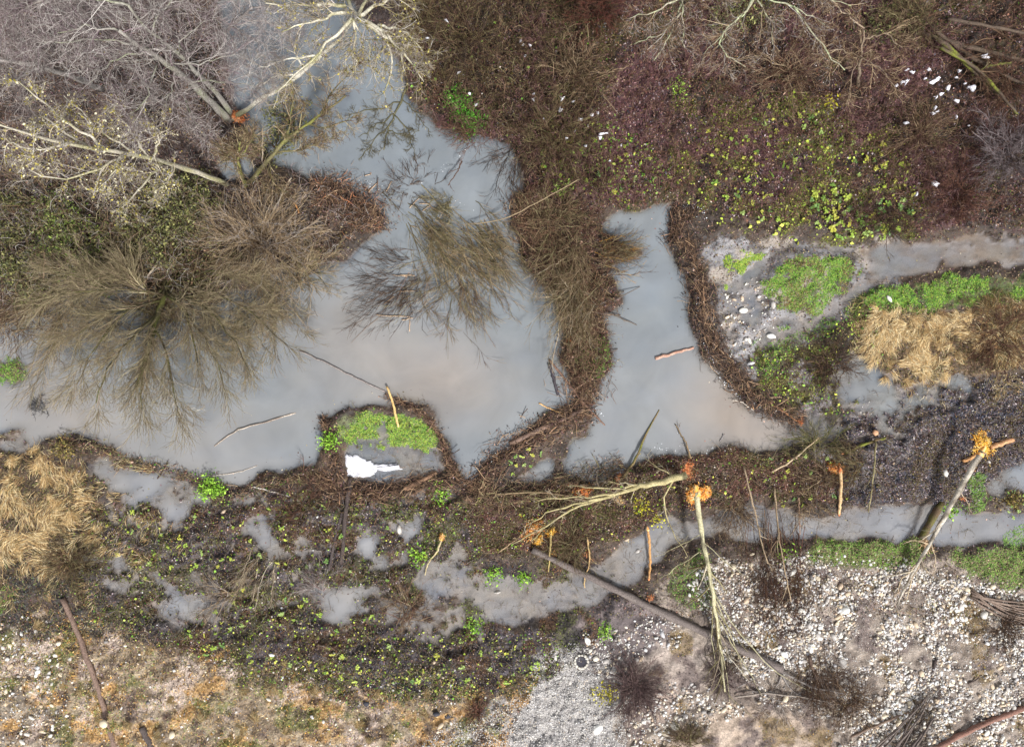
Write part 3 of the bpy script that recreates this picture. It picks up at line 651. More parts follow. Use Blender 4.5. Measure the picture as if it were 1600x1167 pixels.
# ------------------------------------------------------------------ stones
import bmesh
def ico(sub):
    bm = bmesh.new(); bmesh.ops.create_icosphere(bm, subdivisions=sub, radius=1); v = np.array([x.co[:] for x in bm.verts]); f = np.array([[y.index for y in x.verts] for x in bm.faces]); bm.free(); return v, f
def stone_proto(sub, k_):
    v, f = ico(sub); r = np.random.default_rng(100 + k_); v = v.copy()
    for _ in range(7):   # planed facets, as worn river cobbles have
        d = norm(r.normal(size=3)); h = r.uniform(.55, .85); s_ = v @ d; v = v - np.outer(np.clip(s_ - h, 0, 9) * .8, d)
    return v * [1, r.uniform(.65, .9), r.uniform(.45, .7)], f
PR1 = [stone_proto(2, i) for i in range(8)]; PR0 = [stone_proto(1, i + 20) for i in range(8)]
STC = np.array([lin(226,222,214), lin(210,206,200), lin(186,181,177), lin(218,204,180), lin(152,146,142), lin(238,236,234), lin(202,180,156), lin(122,116,114), lin(230,223,208), lin(198,197,199)])
def stones(mb, p, size, protos, cols=STC, sink=.25, var=.1):
    n = len(p)
    if n == 0: return
    size = np.broadcast_to(size, (n,)); C = W3(p); a = rg.uniform(0, 6.28, n); g = rg.integers(len(protos), size=n)
    for k_, (v, f) in enumerate(protos):
        i = np.where(g == k_)[0]
        if not len(i): continue
        ca, sa = np.cos(a[i])[:, None], np.sin(a[i])[:, None]; sx = size[i][:, None]; st = rg.uniform(.75, 1.25, (len(i), 1))
        x, y, z = v[:, 0][None] * sx * st, v[:, 1][None] * sx / st, v[:, 2][None] * sx
        x, y = x * 1.1, y * .92
        q = np.stack([x * ca - y * sa + C[i, 0:1], x * sa + y * ca + C[i, 1:2], z + C[i, 2:3] + sx * (.5 - sink) * .6], -1)
        c = cols[rg.integers(len(cols), size=len(i))] * (1 + var * rg.normal(size=(len(i), 1))).clip(.5, 1.3)
        mb.add(q.reshape(-1, 3), (f[None] + (np.arange(len(i)) * len(v))[:, None, None]).reshape(-1, 3), np.repeat(np.clip(c, 0, .85), len(v), 0))
def proto_mesh(name, v, f, mat, c=(1, 1, 1)):
    mb = MB(); mb.add(v, f, c); o = mb.build(name, mat); me = o.data; bpy.data.objects.remove(o); return me
STM = [proto_mesh('cobble', v, f, M_cobble) for v, f in PR1]
def put_stone(px, py, r, label, group, k_, name='cobble', cat='stone', sink=.25):
    o = bpy.data.objects.new(name, STM[k_ % 8]); COL.objects.link(o); s_ = r * S
    o.scale = (s_ * rg.uniform(.85, 1.15), s_ * rg.uniform(.6, .95), s_ * .8); o.rotation_euler = (rg.normal() * .15, rg.normal() * .15, rg.uniform(0, 6.28))
    o.location = ((px - 800) * S, (583.5 - py) * S, float(gnd(px, py)) + s_ * (.5 - sink) * .6); return tag(o, label, cat, group)
# ================================================================== GROUND COVER
Z_UR = [(640,-400),(2000,-400),(2000,355),(1600,355),(1400,365),(1090,330),(960,320),(940,360),(840,310),(800,250),(700,210),(650,150)]
Z_UL = [(-400,-400),(360,-400),(350,60),(380,190),(440,260),(560,300),(600,345),(520,420),(330,470),(120,455),(-400,560)]
Z_MID = [(740,770),(900,760),(1000,712),(1240,700),(1330,780),(1200,780),(1090,790),(950,835),(840,870),(740,860)]
Z_BOG = [(150,790),(520,765),(740,780),(760,880),(640,900),(620,960),(880,990),(870,1060),(600,1100),(420,1060),(200,1000),(80,920)]
Z_DARKR = [(1400,610),(1530,590),(2000,570),(2000,720),(1560,740),(1500,790),(1320,780),(1250,770),(1330,650)]
Z_D1 = [(800,300),(850,280),(960,330),(945,365),(1000,392),(945,415),(975,470),(940,490),(955,575),(925,630),(895,625),(873,565),(885,510),(850,440),(815,400)]
Z_COB = [(1180,880),(1250,862),(1330,892),(1420,880),(1500,900),(1600,930),(2000,940),(2000,1500),(1330,1500),(1290,1120),(1180,1090),(1110,1000),(1110,960),(1190,1010)]
# leaf litter
mb = MB()
for q_, gc_, lc_, s_, lo_, hi_, sd_, nn_, ls_ in PATCH:
    p = samp(nn_, q_, lo=-.02, noise=(s_, lo_, hi_, sd_)); leafquads(mb, W3(p, .03), ls_, lc_, .6)
wl = np.where((X > 780) & (Y > 960) | (Y > 1060), .0, 1.0) * np.where((Y < 300), .3, 1)
p = samp(76000, None, w=wl, margin=60); leafquads(mb, W3(p, .02), .025, LITTER + LITPUR[:3] + BR + TAN[:2] + OLV + [lin(140,126,84), lin(100,104,56)], .5)
p = samp(16000, Z_BOG, lo=-.02, noise=(30, .45, .6, 13)); leafquads(mb, W3(p, .02), .024, [lin(60,56,40), lin(88,92,50), lin(110,112,60), lin(74,60,50), lin(46,42,38)], .6)
p = samp(42000, Z_UR); leafquads(mb, W3(p, .02), .034, LITTER + BR_RED, .5)
p = samp(9000, Z_UR, noise=(50, .5, .6, 77)); leafquads(mb, W3(p, .025), .034, LITPUR, .5)
p = samp(12000, Z_UL); leafquads(mb, W3(p, .02), .034, LITTER + BR, .5)
p = samp(11000, Z_MID); leafquads(mb, W3(p, .02), .028, LITTER, .5)
p = samp(14000, Z_DARKR); leafquads(mb, W3(p, .02), .028, LITPUR, .5)
p = samp(6000, Z_D1); leafquads(mb, W3(p, .02), .03, BR_RED + LITTER, .6)
p = samp(12000, Z_BOG); leafquads(mb, W3(p, .015), .026, LITPUR + BR, .5)
p = samp(7000, [(-100,990),(60,960),(200,980),(400,1030),(600,1080),(760,1060),(860,1040),(800,1110),(620,1300),(-100,1300)]); leafquads(mb, W3(p, .015), .028, STRAW + BR + [lin(200,150,70)], .6)
stuff(mb, 'leaf_litter', M_leaf, 'brown, maroon and purple fallen leaves covering the banks', 'fallen leaves', False)
mb = MB()
for z_, n_, s_ in ((Z_UR, 9000, .02), (Z_MID, 3500, .018), (Z_BOG, 3000, .018), (Z_DARKR, 1700, .018), (Z_UL, 4000, .02)):
    p = samp(n_, z_); leafquads(mb, W3(p, .045), s_, [lin(196,176,160), lin(150,116,100), lin(120,70,64), lin(170,150,80), lin(104,110,60), lin(206,196,190)], .7, .7, .3)
stuff(mb, 'leaf_litter', M_leaf, 'paler curled leaves and bits of moss dotted over the brown banks', 'fallen leaves', False)
# thin stems and brambles over the banks
mb = MB()
p = samp(4200, Z_UR); arcs(mb, p, .75, .45, .008, BRL + BR_RED, kids=4, krad=.0055)
p = samp(3000, Z_UR); arcs(mb, p, .5, .7, .007, BRL + BR, kids=3, krad=.0055)
p = samp(1500, [(640,-100),(900,-100),(960,330),(800,250),(650,150)]); arcs(mb, p, .9, .8, .009, BRL + BR + OLV, kids=4, krad=.0055)
p = samp(1300, Z_D1); arcs(mb, p, .7, .5, .008, BRL + BR_RED + OLV, kids=3, krad=.0055)
p = samp(4200, Z_UR, noise=(70, .42, .55, 210)); arcs(mb, p, .6, .7, .007, [lin(108,72,74), lin(128,92,92), lin(84,56,58), lin(150,118,112)], kids=4, klen=.28, krad=.0055)
p = samp(1500, [(640,-100),(1000,-100),(940,150),(960,330),(800,250),(650,150)]); arcs(mb, p, .6, .9, .008, [lin(60,48,38), lin(84,70,48), lin(104,94,60)], kids=5, klen=.3, krad=.006)
stuff(mb, 'bramble_thicket', M_twig, 'tangle of brown leafless brambles on the far bank', 'undergrowth')
mb = MB()
p = samp(4200, Z_UL); arcs(mb, p, .8, .6, .008, GREY + BRL + [lin(150,132,134)], kids=4, krad=.006)
p = samp(900, [(-100,290),(160,250),(340,300),(350,440),(150,470),(-100,480)]); arcs(mb, p, .9, .5, .009, OLV + BRL + GREY, kids=5, klen=.4, krad=.006, z0=1.0)
stuff(mb, 'bramble_thicket', M_twig, 'tangle of grey brown stems under the big pale trees', 'undergrowth')
mb = MB()
p = samp(1100, None, land=False, w=((hgt < 0) & (hgt > -.16) & (Y > 500)).astype(float)); arcs(mb, p, .4, .06, .006, BRL + GREY + OLV, kids=2, klen=.18, krad=.0045)
p = samp(6500, None, w=wl, margin=60); arcs(mb, p, .34, .10, .007, BRL + BR + OLV, kids=2, klen=.16, krad=.005)
p = samp(1500, Z_BOG, lo=-.06); arcs(mb, p, .6, .12, .007, BRL + GREY + OLV, kids=3, klen=.25, krad=.005)
p = samp(1600, Z_MID); arcs(mb, p, .6, .14, .008, BRL + OLV, kids=3, klen=.25, krad=.005)
p = samp(1500, Z_DARKR); arcs(mb, p, .5, .12, .007, BRL + GREY, kids=3, klen=.22, krad=.005)
for z_, n_, c_ in ((Z_MID, 900, BR_RED + BR), (Z_BOG, 2000, BR + OLV), (Z_DARKR, 900, BR + GREY), ([(1160,560),(1240,530),(1350,480),(1380,520),(1340,640),(1240,650),(1180,620)], 700, BR + OLV),
                   ([(-100,820),(120,860),(180,1000),(-100,980)], 500, BR + OLV), ([(1180,850),(1240,870),(1240,1000),(1200,1010),(1180,930)], 300, BR_RED + BR),
                   ([(-100,990),(200,980),(400,1030),(760,1060),(800,1110),(620,1300),(-100,1300)], 900, STRAW + BR)):
    p = samp(n_, z_); arcs(mb, p, .38, .14, .006, c_, kids=2, klen=.18, krad=.004)
stuff(mb, 'dead_stalks', M_twig, 'short dead stalks and twigs strewn over the wet flats', 'undergrowth')
# grass
def blades(mb, p, ln, cols, lean=.8, wd=.006, ang=None, spread=.5, z=0):
    n = len(p)
    if not n: return
    B = W3(p, z); a = rg.uniform(0, 6.28, n) if ang is None else (6.5 * fbm(p[:, 0], p[:, 1], 46, 2, 88) + 1.2 if isinstance(ang, str) else ang) + rg.normal(size=n) * spread; l = ln * rg.uniform(.5, 1.4, n)
    d = np.stack([np.cos(a) * lean, np.sin(a) * lean, np.full(n, 1 - lean * .5)], 1); d2 = np.stack([np.cos(a), np.sin(a), np.full(n, -.25)], 1); s_ = np.stack([-np.sin(a), np.cos(a), np.zeros(n)], 1) * wd
    m_ = B + d * l[:, None] * .5; e = m_ + d2 * l[:, None] * .55
    v = np.stack([B - s_, B + s_, m_ + s_ * .8, m_ - s_ * .8, e], 1).reshape(-1, 3); i = np.arange(n)[:, None] * 5
    cols = np.array(cols); c = cols[rg.integers(len(cols), size=n)] * (1 + .18 * rg.normal(size=(n, 1))).clip(.5, 1.7)
    c5 = np.repeat(c, 5, 0)
    mb.add(v, i + [0, 1, 2, 3], c5); mb.f.append(i + [3, 2, 4] + mb.n - len(v))
G1 = [(1185,450),(1235,412),(1345,412),(1310,460),(1265,492),(1200,490)]
G2 = [(1320,470),(1380,440),(2000,425),(2000,475),(1560,478),(1440,478),(1350,500)]
mb = MB()
blades(mb, samp(7500, G1, warp=.6, noise=(14, .28, .4, 71)), .08, GRN + GRN + YGRN[:1], wd=.009); blades(mb, samp(2500, G1, warp=.6, noise=(26, .48, .58, 18)), .09, OLV + [lin(120,96,60), lin(140,120,70)], wd=.008)
blades(mb, samp(10000, G2, noise=(20, .36, .5, 72)), .09, GRN + GRN + YGRN[:1], wd=.009)
blades(mb, samp(3000, [(1130,410),(1170,400),(1230,392),(1190,415),(1150,430),(1120,425)]), .07, GRN + YGRN, wd=.009)
blades(mb, samp(1200, [(1115,450),(1150,445),(1145,470),(1115,475)]), .07, GRN + YGRN, wd=.009)
blades(mb, samp(1500, [(1170,560),(1200,520),(1330,480),(1350,500),(1240,540),(1190,620)]), .08, GRN, wd=.009)
p = samp(5500, [(520,650),(600,640),(650,645),(690,690),(680,705),(620,690),(560,700),(520,690)], lo=-.04, noise=(24, .4, .52, 17)); blades(mb, p, .08, GRN + YGRN[:2], wd=.009)
blades(mb, samp(5500, [(1250,860),(1420,832),(1490,870),(1330,885),(1250,880)]), .09, GRN + OLV, wd=.009)
blades(mb, samp(8500, [(1440,860),(1600,862),(1720,865),(1720,930),(1500,905)], lo=-.02), .1, GRN + OLV, wd=.009)
blades(mb, samp(1800, [(1560,820),(1620,830),(1720,850),(1720,880),(1600,880),(1540,855)], land=False), .08, GRN, wd=.009)
blades(mb, samp(1500, [(1500,740),(1530,730),(1540,770),(1515,785)], land=False), .09, GRN, wd=.009)
blades(mb, samp(1500, [(-80,560),(40,565),(45,595),(10,602),(-60,600)], land=False), .09, GRN, wd=.009)
blades(mb, samp(900, [(-60,910),(15,915),(22,950),(-10,968),(-60,960)]), .1, GRN, wd=.009)
blades(mb, samp(2500, [(1040,880),(1110,850),(1110,960),(1040,930)]), .08, GRN + BR, wd=.008)
blades(mb, samp(6500, [(-100,990),(200,980),(400,1030),(760,1060),(800,1110),(620,1300),(-100,1300)], noise=(60, .5, .62, 51)), .09, GRN + OLV + STRAW, wd=.008)
blades(mb, samp(1600, Z_BOG, noise=(40, .52, .62, 55), lo=-.02), .09, GRN + YGRN, wd=.009)
blades(mb, samp(4500, Z_UR, noise=(60, .55, .65, 61)), .1, GRN + OLV, wd=.008)
blades(mb, samp(900, [(900,520),(950,530),(945,600),(910,610)]), .1, GRN, wd=.008)
stuff(mb, 'green_grass', M_leaf, 'short bright green grass on the wet ground along the streams', 'grass', False)
mb = MB()
blades(mb, samp(9000, [(1335,500),(1400,480),(1500,480),(1530,540),(1480,600),(1400,598),(1350,560)], w=1 - np.clip((fbm(X, Y, 24, 4, 221) - .42) / .07, 0, 1)), .34, STRAW, wd=.006, ang='f', spread=.35, lean=.93)
blades(mb, samp(4500, [(1500,478),(1720,478),(1720,570),(1530,570)]), .18, STRAW[1:] + BR + [lin(150,104,74)], wd=.008)
blades(mb, samp(6000, [(-120,700),(80,700),(150,760),(180,850),(120,900),(-120,860)], w=1 - np.clip((fbm(X, Y, 24, 4, 220) - .42) / .07, 0, 1)), .36, STRAW, wd=.0065, ang='f', spread=.35, lean=.93)
blades(mb, samp(2600, [(-100,670),(230,700),(300,860),(170,960),(-100,940)], noise=(36, .5, .6, 16)), .34, STRAW + OLV, wd=.006, ang='f', spread=.5, lean=.93)
blades(mb, samp(2200, [(1310,470),(1700,470),(1700,590),(1500,640),(1360,620)], noise=(30, .5, .6, 17)), .3, STRAW + OLV, wd=.006, ang='f', spread=.5, lean=.93)
blades(mb, samp(6000, [(-100,990),(200,980),(400,1030),(760,1060),(800,1110),(620,1300),(-100,1300)]), .12, STRAW + [lin(206,160,84)], wd=.007)
stuff(mb, 'dry_grass', M_leaf, 'straw coloured dead grass lying flat on the banks', 'grass', False)
# gravel and cobbles: the smaller ones as one object
print('cover done')
mb = MB()
cob = samp(26000, Z_COB, noise=(36, .33, .50, 91)); sz = np.exp(rg.normal(size=len(cob)) * .48) * .040
m_ = sz < .1; BIG = [(q, s_) for q, s_ in zip(cob[~m_], sz[~m_]) if 0 < q[0] < 1600 and q[1] < 1167]
stones(mb, cob[m_], sz[m_], PR0)
for z_, n_, s_ in (([(1060,890),(1120,870),(1190,870),(1190,1000),(1100,960)], 1500, .04), ([(900,980),(1060,960),(1090,1000),(1010,1010),(960,1060),(930,1060)], 800, .038),
                   ([(980,1100),(1060,1060),(1150,1080),(1180,1110),(1040,1130),(1030,1300),(960,1300)], 1500, .045), ([(-100,960),(60,960),(110,1010),(110,1100),(60,1300),(-100,1300)], 1200, .042),
                   ([(-100,990),(200,980),(400,1030),(760,1060),(800,1110),(620,1300),(-100,1300)], 1100, .04), ([(1150,870),(1300,860),(1600,900),(1600,930),(1200,920)], 900, .04),
                   ([(1110,445),(1190,440),(1210,520),(1180,600),(1140,560)], 150, .04), ([(1340,600),(2000,600),(2000,720),(1350,760)], 500, .025), (Z_BOG, 350, .03)):
    p = samp(n_, z_, lo=-.05); stones(mb, p, np.exp(rg.normal(size=len(p)) * .5) * s_ * .85, PR0)
stuff(mb, 'river_cobbles', M_stone, 'pale rounded river stones spread over the gravel bar', 'stones')
mb = MB(); v8 = np.array([[1,0,0],[-1,0,0],[0,1,0],[0,-1,0],[0,0,.7],[0,0,-.7]], float); f8 = np.array([[0,2,4],[2,1,4],[1,3,4],[3,0,4],[2,0,5],[1,2,5],[3,1,5],[0,3,5]])
p = samp(38000, [(820,1050),(870,1010),(950,1010),(1000,1060),(990,1090),(960,1300),(600,1300),(660,1150),(780,1100)]); stones(mb, p, np.exp(rg.normal(size=len(p)) * .35) * .018, [(v8, f8)] * 2, STC[[0, 1, 2, 4, 2, 1, 7, 9]], var=.15)
p = samp(1400, [(820,1050),(870,1010),(950,1010),(1000,1060),(990,1090),(960,1300),(600,1300),(660,1150),(780,1100)]); stones(mb, p, .03, PR0)
p = samp(12000, Z_COB); stones(mb, p, .018, [(v8, f8)] * 2)
stuff(mb, 'fine_gravel', M_stone, 'light grey fine gravel at the bottom of the bar', 'gravel', False)
LM = [(1534,706,'the white birch top'),(1480,800,'the white birch trunk'),(1432,885,'the lower white birch'),(1313,770,'the red barked pole'),(1088,768,'the slender pale tree top'),(1112,910,'the slender pale tree'),(1133,1060,'the slender tree twigs'),(1014,870,'the peeled orange pole'),
 (1020,950,'the long dark log'),(1110,992,'the lower long dark log'),(1222,1050,'the root plate'),(907,1028,'the stone ring'),(990,1075,'the lone gravel bush'),(845,830,'the golden chip heaps'),(680,860,'the bent pale stick'),(540,830,'the sunk dark trunks'),(585,735,'the big white patch'),(600,670,'the green islet'),
 (655,753,'the split log'),(424,768,'the white peeled pole'),(405,868,'the pale dead shrub'),(505,915,'the mauve twig fan'),(140,1035,'the leaning brown trunk'),(176,1117,'the white stone on the trunk'),(110,880,'the dark left brush'),(100,700,'the low rim tussock'),(850,668,'the thick weathered log'),
 (1267,450,'the grassy island'),(1300,570,'the dark wetland bush'),(1385,468,'the yellow stone'),(1560,520,'the rust brown brush'),(1440,540,'the dead grass'),(1368,677,'the squared stump'),(1297,156,'the lone yellow tuft'),(1066,330,'the curved dam top'),(880,300,'the brush island'),(728,170,'the bright weed patch'),
 (1058,140,'the green sprig'),(910,110,'the grey twiggy bush'),(1230,110,'the brown central bush'),(1440,215,'the brown bush by the flecks'),(1490,300,'the red brown bush'),(1545,110,'the yellow mossy bough'),(1575,240,'the grey mauve bush'),(1380,350,'the dark stream brush'),(1212,900,'the dark brush strip'), (1340,322,'the stream bank plants'), (1250,392,'the silt fork'), (1418,311,'the lone lower snow fleck'), (1120,300,'the pond head bank'), (1105,400,'the dam bend'),
 (1272,1040,'the sprawling cobble brush'),(1410,1130,'the dark stick bundle'),(1560,940,'the grey branch bundle'),(1520,1135,'the reddish pole'),(1460,1040,'the lone dark stick'),(1310,955,'the boulder pair'),(640,950,'the rust brush'),(277,1140,'the triangular stone'),(52,730,'the pond corner'),(1265,790,'the sparse twigs'),(1052,1126,'the white pointed stone'),(690,1125,'the white edge stone'),(475,790,'the brown bog brush')]
USED = set()
DW = [(22.5,'right of'),(67.5,'below right of'),(112.5,'below'),(157.5,'below left of'),(202.5,'left of'),(247.5,'above left of'),(292.5,'above'),(337.5,'above right of'),(361,'right of')]
def where(desc, px, py):
    d = sorted((math.hypot(px - x, py - y), x, y, n) for x, y, n in LM); cand = []
    for q, x, y, n in d[:10]:
        an = math.degrees(math.atan2(py - y, px - x)) % 360; w_ = next(b for a_, b in DW if an <= a_)
        far = 'just ' if q < 38 else ('' if q < 110 else 'well ')
        cand.append(f'{desc} {far}{w_} {n}')
    for i_ in range(3):
        for j_ in range(i_ + 1, 7): cand.append(f'{desc} between {d[i_][3]} and {d[j_][3]}')
    for s_ in cand:
        if s_ not in USED and len(s_.split()) <= 16: USED.add(s_); return s_
    return cand[0]
# ================================================================== DAMS
def dam(label, path, width, nbig, nsmall, cols, name='beaver_dam', ln=.6, r=.014, leafn=600, cat='beaver dam', leafc=None, across=.5, hh=.16):
    path = np.array(path, float); c0 = path[len(path) // 2]; base = P3(c0[0], c0[1], float(gnd(*c0))); t = thing(name, base, label, cat)
    d = np.concatenate([[0], np.cumsum(np.linalg.norm(np.diff(path, axis=0), axis=1))])
    tg = np.gradient(path, axis=0)
    def pts(n):
        u = rg.uniform(0, d[-1], n); x = np.interp(u, d, path[:, 0]); y = np.interp(u, d, path[:, 1]); tx = np.interp(u, d, tg[:, 0]); ty = np.interp(u, d, tg[:, 1])
        a = np.arctan2(-ty, tx); o = rg.normal(size=n) * width * .27; nx_, ny_ = -ty, tx; nn = np.hypot(nx_, ny_) + 1e-9
        return np.stack([x + nx_ / nn * o, y + ny_ / nn * o], 1), a
    def sticks(n, ln_, r_, K=4):
        p, a = pts(n); a = a + rg.normal(size=n) * across + (rg.random(n) < .4) * rg.uniform(0, 3.14, n); C = W3(p, 0.02 + r_); C[:, 2] += rg.uniform(0, hh, n)
        dd = np.stack([np.cos(a), np.sin(a), rg.normal(size=n) * .12], 1); l = ln_ * rg.uniform(.4, 1.3, n); tt = np.linspace(-.5, .5, K)
        Q = C[:, None] + dd[:, None] * (l[:, None] * tt)[..., None] + rg.normal(size=(n, K, 3)) * .018
        return Q, np.full((n, K), r_) * rg.uniform(.6, 1.4, (n, 1)) * np.linspace(1, .7, K)
    m_ = MB(); p, a = pts(leafn); C = W3(p, .02); C[:, 2] += rg.uniform(0, hh * .6, leafn); leafquads(m_, C, .03, leafc or (LITTER + BR), .9); tag(m_.build('debris', M_leaf, t, smooth=False), kind='stuff')
    m_ = MB(); Q, Rq = sticks(nsmall, ln * .6, r * .55); addtubes(m_, Q, Rq, cols, 4, var=.3); tag(m_.build('stick_pile', M_twig, t), kind='stuff')
    Q, Rq = sticks(nbig, ln, r)
    for i in range(nbig):
        m_ = MB(); addtubes(m_, Q[i:i + 1], Rq[i:i + 1], cols, 6, True, .25); m_.build('stick', M_bark, t)
STK = BR + [lin(150,118,92), lin(120,96,80), lin(170,142,112)]
D1P = [(812,300),(822,345),(850,385),(890,420),(915,470),(915,520),(905,560),(905,600),(915,635)]
dam('long curving brush dam between the left pond and the middle pond', D1P, 62, 70, 1700, STK, ln=.8, leafn=2500)
dam('beaver dam of mud and sticks slanting down left from the waist between the ponds', [(930,640),(880,655),(830,680),(785,705),(760,740),(745,765)], 42, 35, 600, STK, leafn=1500)
dam('curved beaver dam of dark sticks holding back the middle pond on its right side', [(1068,325),(1052,372),(1075,390),(1092,445),(1095,490),(1118,555),(1155,600),(1195,632),(1250,657)], 36, 80, 1400, STK + DARK, ln=.75, leafn=1500, across=.7)
dam('low grassy dam rim below the left pond', [(95,690),(150,695),(195,718),(250,730),(300,745),(340,765),(380,772),(430,755),(500,738)], 22, 14, 450, STK + OLV, leafn=1400, leafc=LITTER + OLV + GRN[:1], hh=.1)
dam('thin ring of twigs round the flooded green islet', [(600,618),(640,632),(668,652),(690,685),(700,715),(715,742),(740,760)], 11, 10, 260, STK, leafn=600, hh=.07)
dam('dark stick rim on the left of the flooded green islet', [(505,650),(518,690),(528,730),(535,765)], 14, 12, 200, STK + DARK, leafn=350, hh=.1)
dam('low brush dam between the white patch and the left pond bottom corner', [(500,738),(520,770),(600,770),(650,755),(700,750),(745,765)], 40, 30, 800, STK, leafn=1200)
dam('brush bank full of twigs under the fallen green willow', [(745,770),(800,775),(860,770),(920,750),(975,728)], 50, 40, 900, STK + OLV, leafn=900)
dam('dark heap of sticks, some peeled orange, at the wooded point', [(490,300),(520,300),(555,310),(585,335),(590,365)], 62, 45, 900, STK + STK + DARK + [lin(168,112,80)], name='beaver_lodge', cat='beaver lodge', ln=.5, leafn=1600, across=1.2, hh=.4)
# ================================================================== LOGS AND POLES
MOSS = lin(112,116,46)
log('long dark log lying from the stream down to its root plate on the gravel', [(832,858),(870,876),(930,905),(1020,950),(1110,992),(1180,1025),(1222,1046)], .13, .16, [lin(96,86,84), lin(128,118,112)], stubs=8, K=26, dz=.9)
log('brown trunk lying across the dry grass at the lower left, a white stone on it', [(98,935),(112,965),(140,1035),(158,1090),(180,1170)], .10, .10, [lin(104,84,76), lin(140,118,104)], stubs=6, K=20)
log('reddish brown pole crossing the cobbles in the lower right corner', [(1440,1180),(1520,1138),(1620,1098)], .09, .10, [lin(112,80,70), lin(150,114,100)], K=14, lift=.05)
log('thick weathered log bridging the slanting dam between the ponds', [(797,693),(850,668),(912,640)], .10, .075, [lin(146,118,98), lin(108,92,88)], stubs=3)
log('slim brown trunk pointing down right across the waist of the dam', [(858,562),(885,595),(912,630),(945,664)], .05, .035, [lin(140,112,98), lin(110,86,74)], stubs=2)
log('short dark log standing out of the left pond beside the waist of the dam', [(858,568),(866,595),(872,617)], .07, .055, [lin(80,74,80), lin(58,54,58)])
log('pale yellow stick lying on the top of the slanting dam', [(842,630),(862,640),(880,647)], .03, .025, [lin(222,184,130), lin(196,150,100)], name='stick', cat='stick')
log('peeled yellow log standing over the green islet', [(604,604,.12),(612,620,.12),(616,640,.1),(623,667,.06)], .045, .05, [lin(232,200,140), lin(206,166,104)], K=10, name='peeled_log')
log('long thin grey pole half sunk in the left pond', [(468,548,.03),(505,565,.03),(555,590,.02),(602,612,.0)], .035, .04, [lin(150,142,138), lin(120,112,110)], stubs=2, name='sunken_pole')
log('dark and pale branch floating in the left pond above the lower rim', [(335,697,-.01),(352,684,.02),(375,669,.04),(420,658,.02),(462,645,-.02)], .03, .035, [lin(92,72,64), lin(206,196,182)], stubs=4, name='floating_branch', cat='branch')
log('pale curved branch just under the water near the lower rim of the left pond', [(312,743,.0),(345,742,.005),(378,736,.01),(402,727,-.01)], .025, .02, [lin(188,178,166), lin(160,150,142)], name='floating_branch', cat='branch')
log('reddish log floating alone in the middle pond', [(1024,560,.02),(1050,553,.02),(1084,543,.0)], .065, .045, [lin(160,112,92), lin(196,164,146)], name='floating_log')
log('crooked branch rising out of the middle pond at its bottom left shore', [(973,746),(992,722,.2),(1003,695,.1),(1008,680,.03),(1030,640,-.02)], .06, .02, [lin(138,122,84), lin(104,84,62)], moss=MOSS, name='branch', cat='branch', K=14)
log('forked twig standing at the bottom shore of the middle pond', [(1080,716,.1),(1072,692,.2),(1055,663,.02)], .035, .02, [lin(148,128,92), lin(110,88,70)], name='branch', cat='branch', twigs=2, tl=.5)
log('tiny grey stick floating in the middle pond', [(1125,690,.01),(1130,678,.02)], .025, .02, [lin(110,104,104), lin(150,146,146)], name='stick', cat='stick', K=6)
log('pale bent pole leaning at the dam end right of the middle pond', [(1205,738,.1),(1238,720,.25),(1258,702,.3),(1280,683,.3)], .04, .03, [lin(196,178,148), lin(164,140,110)], name='pole', cat='pole', twigs=2, tl=.5)
log('orange brown stick at the right end of the curved dam', [(1200,628),(1222,642),(1245,658)], .04, .035, [lin(196,146,104), lin(160,108,76)], name='stick', cat='stick')
log('white peeled stick floating against the curved dam', [(1144,625,.02),(1160,628,.02),(1180,643,.01)], .022, .018, [lin(224,214,200), lin(196,184,170)], name='stick', cat='stick')
log('thin upright stick on the curved dam beside the white peeled one', [(1168,600),(1172,620),(1178,640)], .025, .02, [lin(192,150,112), lin(150,112,84)], name='stick', cat='stick')
log('peeled orange pole standing across the stream above the gravel', [(1012,826,.25),(1015,850,.25),(1016,880,.12),(1014,905,.08)], .055, .045, [lin(216,164,104), lin(150,112,78)], ends=[('a', CHIP, 2), ('b', CHIPR, 1)], name='gnawed_pole', cat='pole')
log('pale stick with a gnawed top bending down over the bog', [(690,842,.3),(684,860,.2),(668,880,.12),(664,898,.05)], .045, .02, [lin(202,190,150), lin(160,140,100)], ends=[('a', CHIP, 2)], name='gnawed_pole', cat='pole')
log('greenish pole dropping from the golden chip pile', [(861,832,.35),(860,855,.25),(857,893,.06)], .04, .028, [lin(176,158,104), lin(142,120,76)], ends=[('a', CHIPY, 3)], name='gnawed_pole', cat='pole')
log('crooked thin pole with an orange scar beside the long dark log', [(917,838,.25),(921,865,.25),(922,885,.2),(912,900,.1),(914,918,.05)], .035, .02, [lin(176,138,96), lin(190,170,120)], name='gnawed_pole', cat='pole', twigs=2, tl=.4)
log('brown split log among leafy plants right of the white patch', [(632,764),(655,753),(682,738)], .10, .08, [lin(150,118,92), lin(112,86,70)])
log('dark stick rising at the left tip of the flooded islet', [(501,652,.1),(512,672,.08),(527,690,.05)], .04, .03, [lin(76,62,58), lin(56,46,44)], name='stick', cat='stick')
log('white peeled pole on the bog left of the white patch', [(396,760),(420,766),(452,776)], .03, .03, [lin(218,212,204), lin(186,178,168)], name='pole', cat='pole')
log('brown pole crossing the white peeled one on the bog', [(449,745),(453,772),(460,800)], .03, .025, [lin(156,124,100), lin(120,92,76)], name='pole', cat='pole')
log('faint dark trunk half sunk in the bog, the right of two', [(548,745),(540,800),(533,880)], .11, .07, [lin(84,72,68), lin(62,54,52)], dz=.3)
log('faint dark trunk half sunk in the bog, the left of two', [(535,800),(524,840),(514,890)], .07, .05, [lin(84,74,72), lin(64,56,56)], dz=.2)
